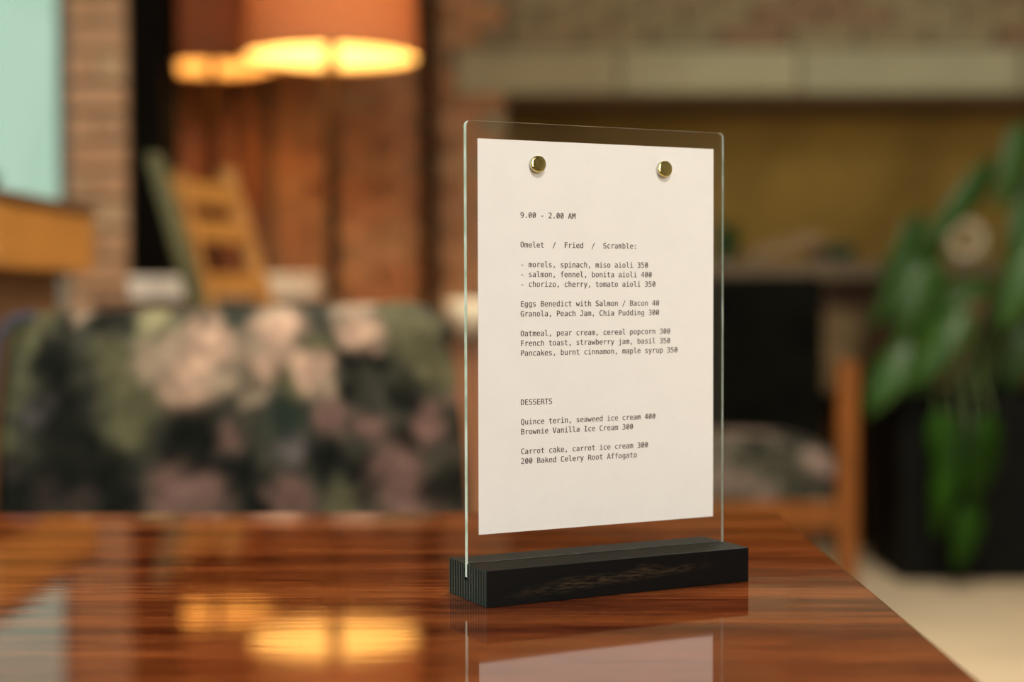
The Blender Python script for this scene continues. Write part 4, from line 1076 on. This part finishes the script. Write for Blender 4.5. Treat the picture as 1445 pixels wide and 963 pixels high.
# ------------------------------------------------------------------ plant in the black planter
PL = Vector((1.48, 5.07, 0))
pl = thing('potted_plant', 'large leafy green plant in a tall black square planter at the right edge', 'plant', PL)
pb_ = bmesh.new()
add_box(pb_, -.27, .27, -.22, .22, 0, .50)
for a in ((-.27, -.25, -.22, .22), (.25, .27, -.22, .22), (-.25, .25, -.22, -.20), (-.25, .25, .20, .22)):
    add_box(pb_, *a, .50, .583)
obj('planter', pb_, M_BLACKPOT, pl, bevel=.004)
obj('soil', bx(-.25, .25, -.20, .20, .50, .555), M_SOIL, pl)


def Wp(px, py, D):
    return Vector(((px - 722.5) * D / 2205, D, EYE + (412 - py) * D / 2205))


LV = [((1405, 225), (1280, 365), 4.9, .10, (.6, -.7, .4)), ((1330, 320), (1222, 470), 4.95, .11, (.3, -.9, .3)),
      ((1320, 370), (1262, 490), 4.85, .15, (.1, -1, .2)), ((1360, 430), (1285, 552), 4.75, .16, (-.3, -.7, .7)),
      ((1290, 480), (1222, 592), 4.8, .13, (-.3, -.9, .3)), ((1445, 175), (1405, 300), 4.8, .12, (.3, -.9, .2)),
      ((1470, 240), (1428, 420), 4.85, .18, (.2, -.9, .3)), ((1310, 395), (1240, 450), 5.0, .12, (0, -.8, .6)),
      ((1480, 330), (1410, 470), 4.8, .15, (-.1, -.9, .3)), ((1400, 400), (1300, 440), 4.95, .12, (0, -.6, .7)),
      ((1300, 300), (1235, 410), 5.05, .09, (.4, -.9, 0)), ((1340, 480), (1265, 570), 4.9, .13, (.2, -.8, .5)),
      ((1470, 420), (1420, 560), 5.0, .14, (0, -1, .2))]
crown = Vector((1.50, 5.07, .56))
for (a, b_, D, w_, nr) in LV:
    A_, B_ = Wp(*a, D) - PL, Wp(*b_, D) - PL
    lf = obj('leaf', leaf_bm(A_, B_, w_, nr), M_LEAF, pl, smooth=True)
    root = crown - PL + Vector((random.uniform(-.05, .05), random.uniform(-.05, .05), 0))
    midp = root.lerp(A_, .6) + Vector((.02, 0, .05))
    obj('stem', tube(root, midp, .006, .005, 6), M_STEM, lf)
    obj('stem', tube(midp, A_, .005, .003, 6), M_STEM, lf)
for a, b_, D, w_, nr in (((1398, 585), (1372, 725), 4.68, .125, (.3, -1, .25)), ((1352, 600), (1322, 765), 4.74, .10, (-.4, -1, .0)), ((1378, 705), (1352, 812), 4.70, .10, (.1, -1, .2)), ((1325, 580), (1345, 690), 4.76, .10, (-.1, -1, -.2))):
    A_, B_ = Wp(*a, D) - PL, Wp(*b_, D) - PL
    lf = obj('leaf', leaf_bm(A_, B_, w_, nr, droop=.06), M_LEAFB, pl, smooth=True)
    lf['label'] = 'bright green leaf drooping in front of the planter'
    top_ = Vector((A_.x + .02, -.20, .66))
    obj('stem', tube(crown - PL, top_, .007, .006, 6), M_STEM, lf)
    obj('stem', tube(top_, A_, .006, .004, 6), M_STEM, lf)

sl = thing('log_stool', 'dark round wooden stool behind the easy chair carrying the wicker basket', 'stool', (1.13, 5.43, 0))
obj('seat', lathe([(0, .50), (.115, .50), (.12, .51), (.12, .545), (.115, .555), (0, .555)], 28), M_BLACKWOOD, sl)
for k in range(3):
    a = 2 * PI * k / 3 + .4
    obj('leg', tube((math.cos(a) * .08, math.sin(a) * .08, .50), (math.cos(a) * .115, math.sin(a) * .115, 0), .016, .012), M_BLACKWOOD, sl)
wk = thing('wicker_basket', 'tan wicker basket on the dark stool between easy chair and plant', 'basket', (1.13, 5.43, .5555))
prof_ = [(0, 0), (.078, 0)]
for k in range(22):
    t = k / 21
    prof_.append((.080 + .022 * math.sin(t * 2.2) + (.003 if k % 2 else -.001), .006 + .27 * t))
prof_ += [(.092, .27), (.088, .10), (.07, .012), (0, .012)]
obj('body', lathe(prof_, 36), M_WICKER, wk, smooth=True)
rim_ = lathe([(.092, .268), (.100, .262), (.108, .27), (.106, .284), (.096, .286), (.092, .268)], 36)
obj('rim', rim_, M_WICKER, wk, smooth=True)

lp = thing('leaning_board', 'black panel with a tan wooden edge leaning behind the plant', 'board', (1.63, 5.43, 0))
for nm, x0_, x1_, m_ in (('edge_strip', -.16, -.10, M_TAN), ('panel', -.10, .05, M_BLACKPANEL)):
    b1 = bx(x0_, x1_, -.015, .015, 0.03, .90)
    bmesh.ops.rotate(b1, verts=b1.verts, cent=(-.16, 0, 0), matrix=Matrix.Rotation(.33, 3, 'Y'))
    bmesh.ops.translate(b1, verts=b1.verts, vec=(-.17, 0, 0.0))
    mz = min(v.co.z for v in b1.verts)
    obj(nm, b1, m_, lp)
for ch_ in lp.children:
    for v_ in ch_.data.vertices:
        v_.co.z += .048
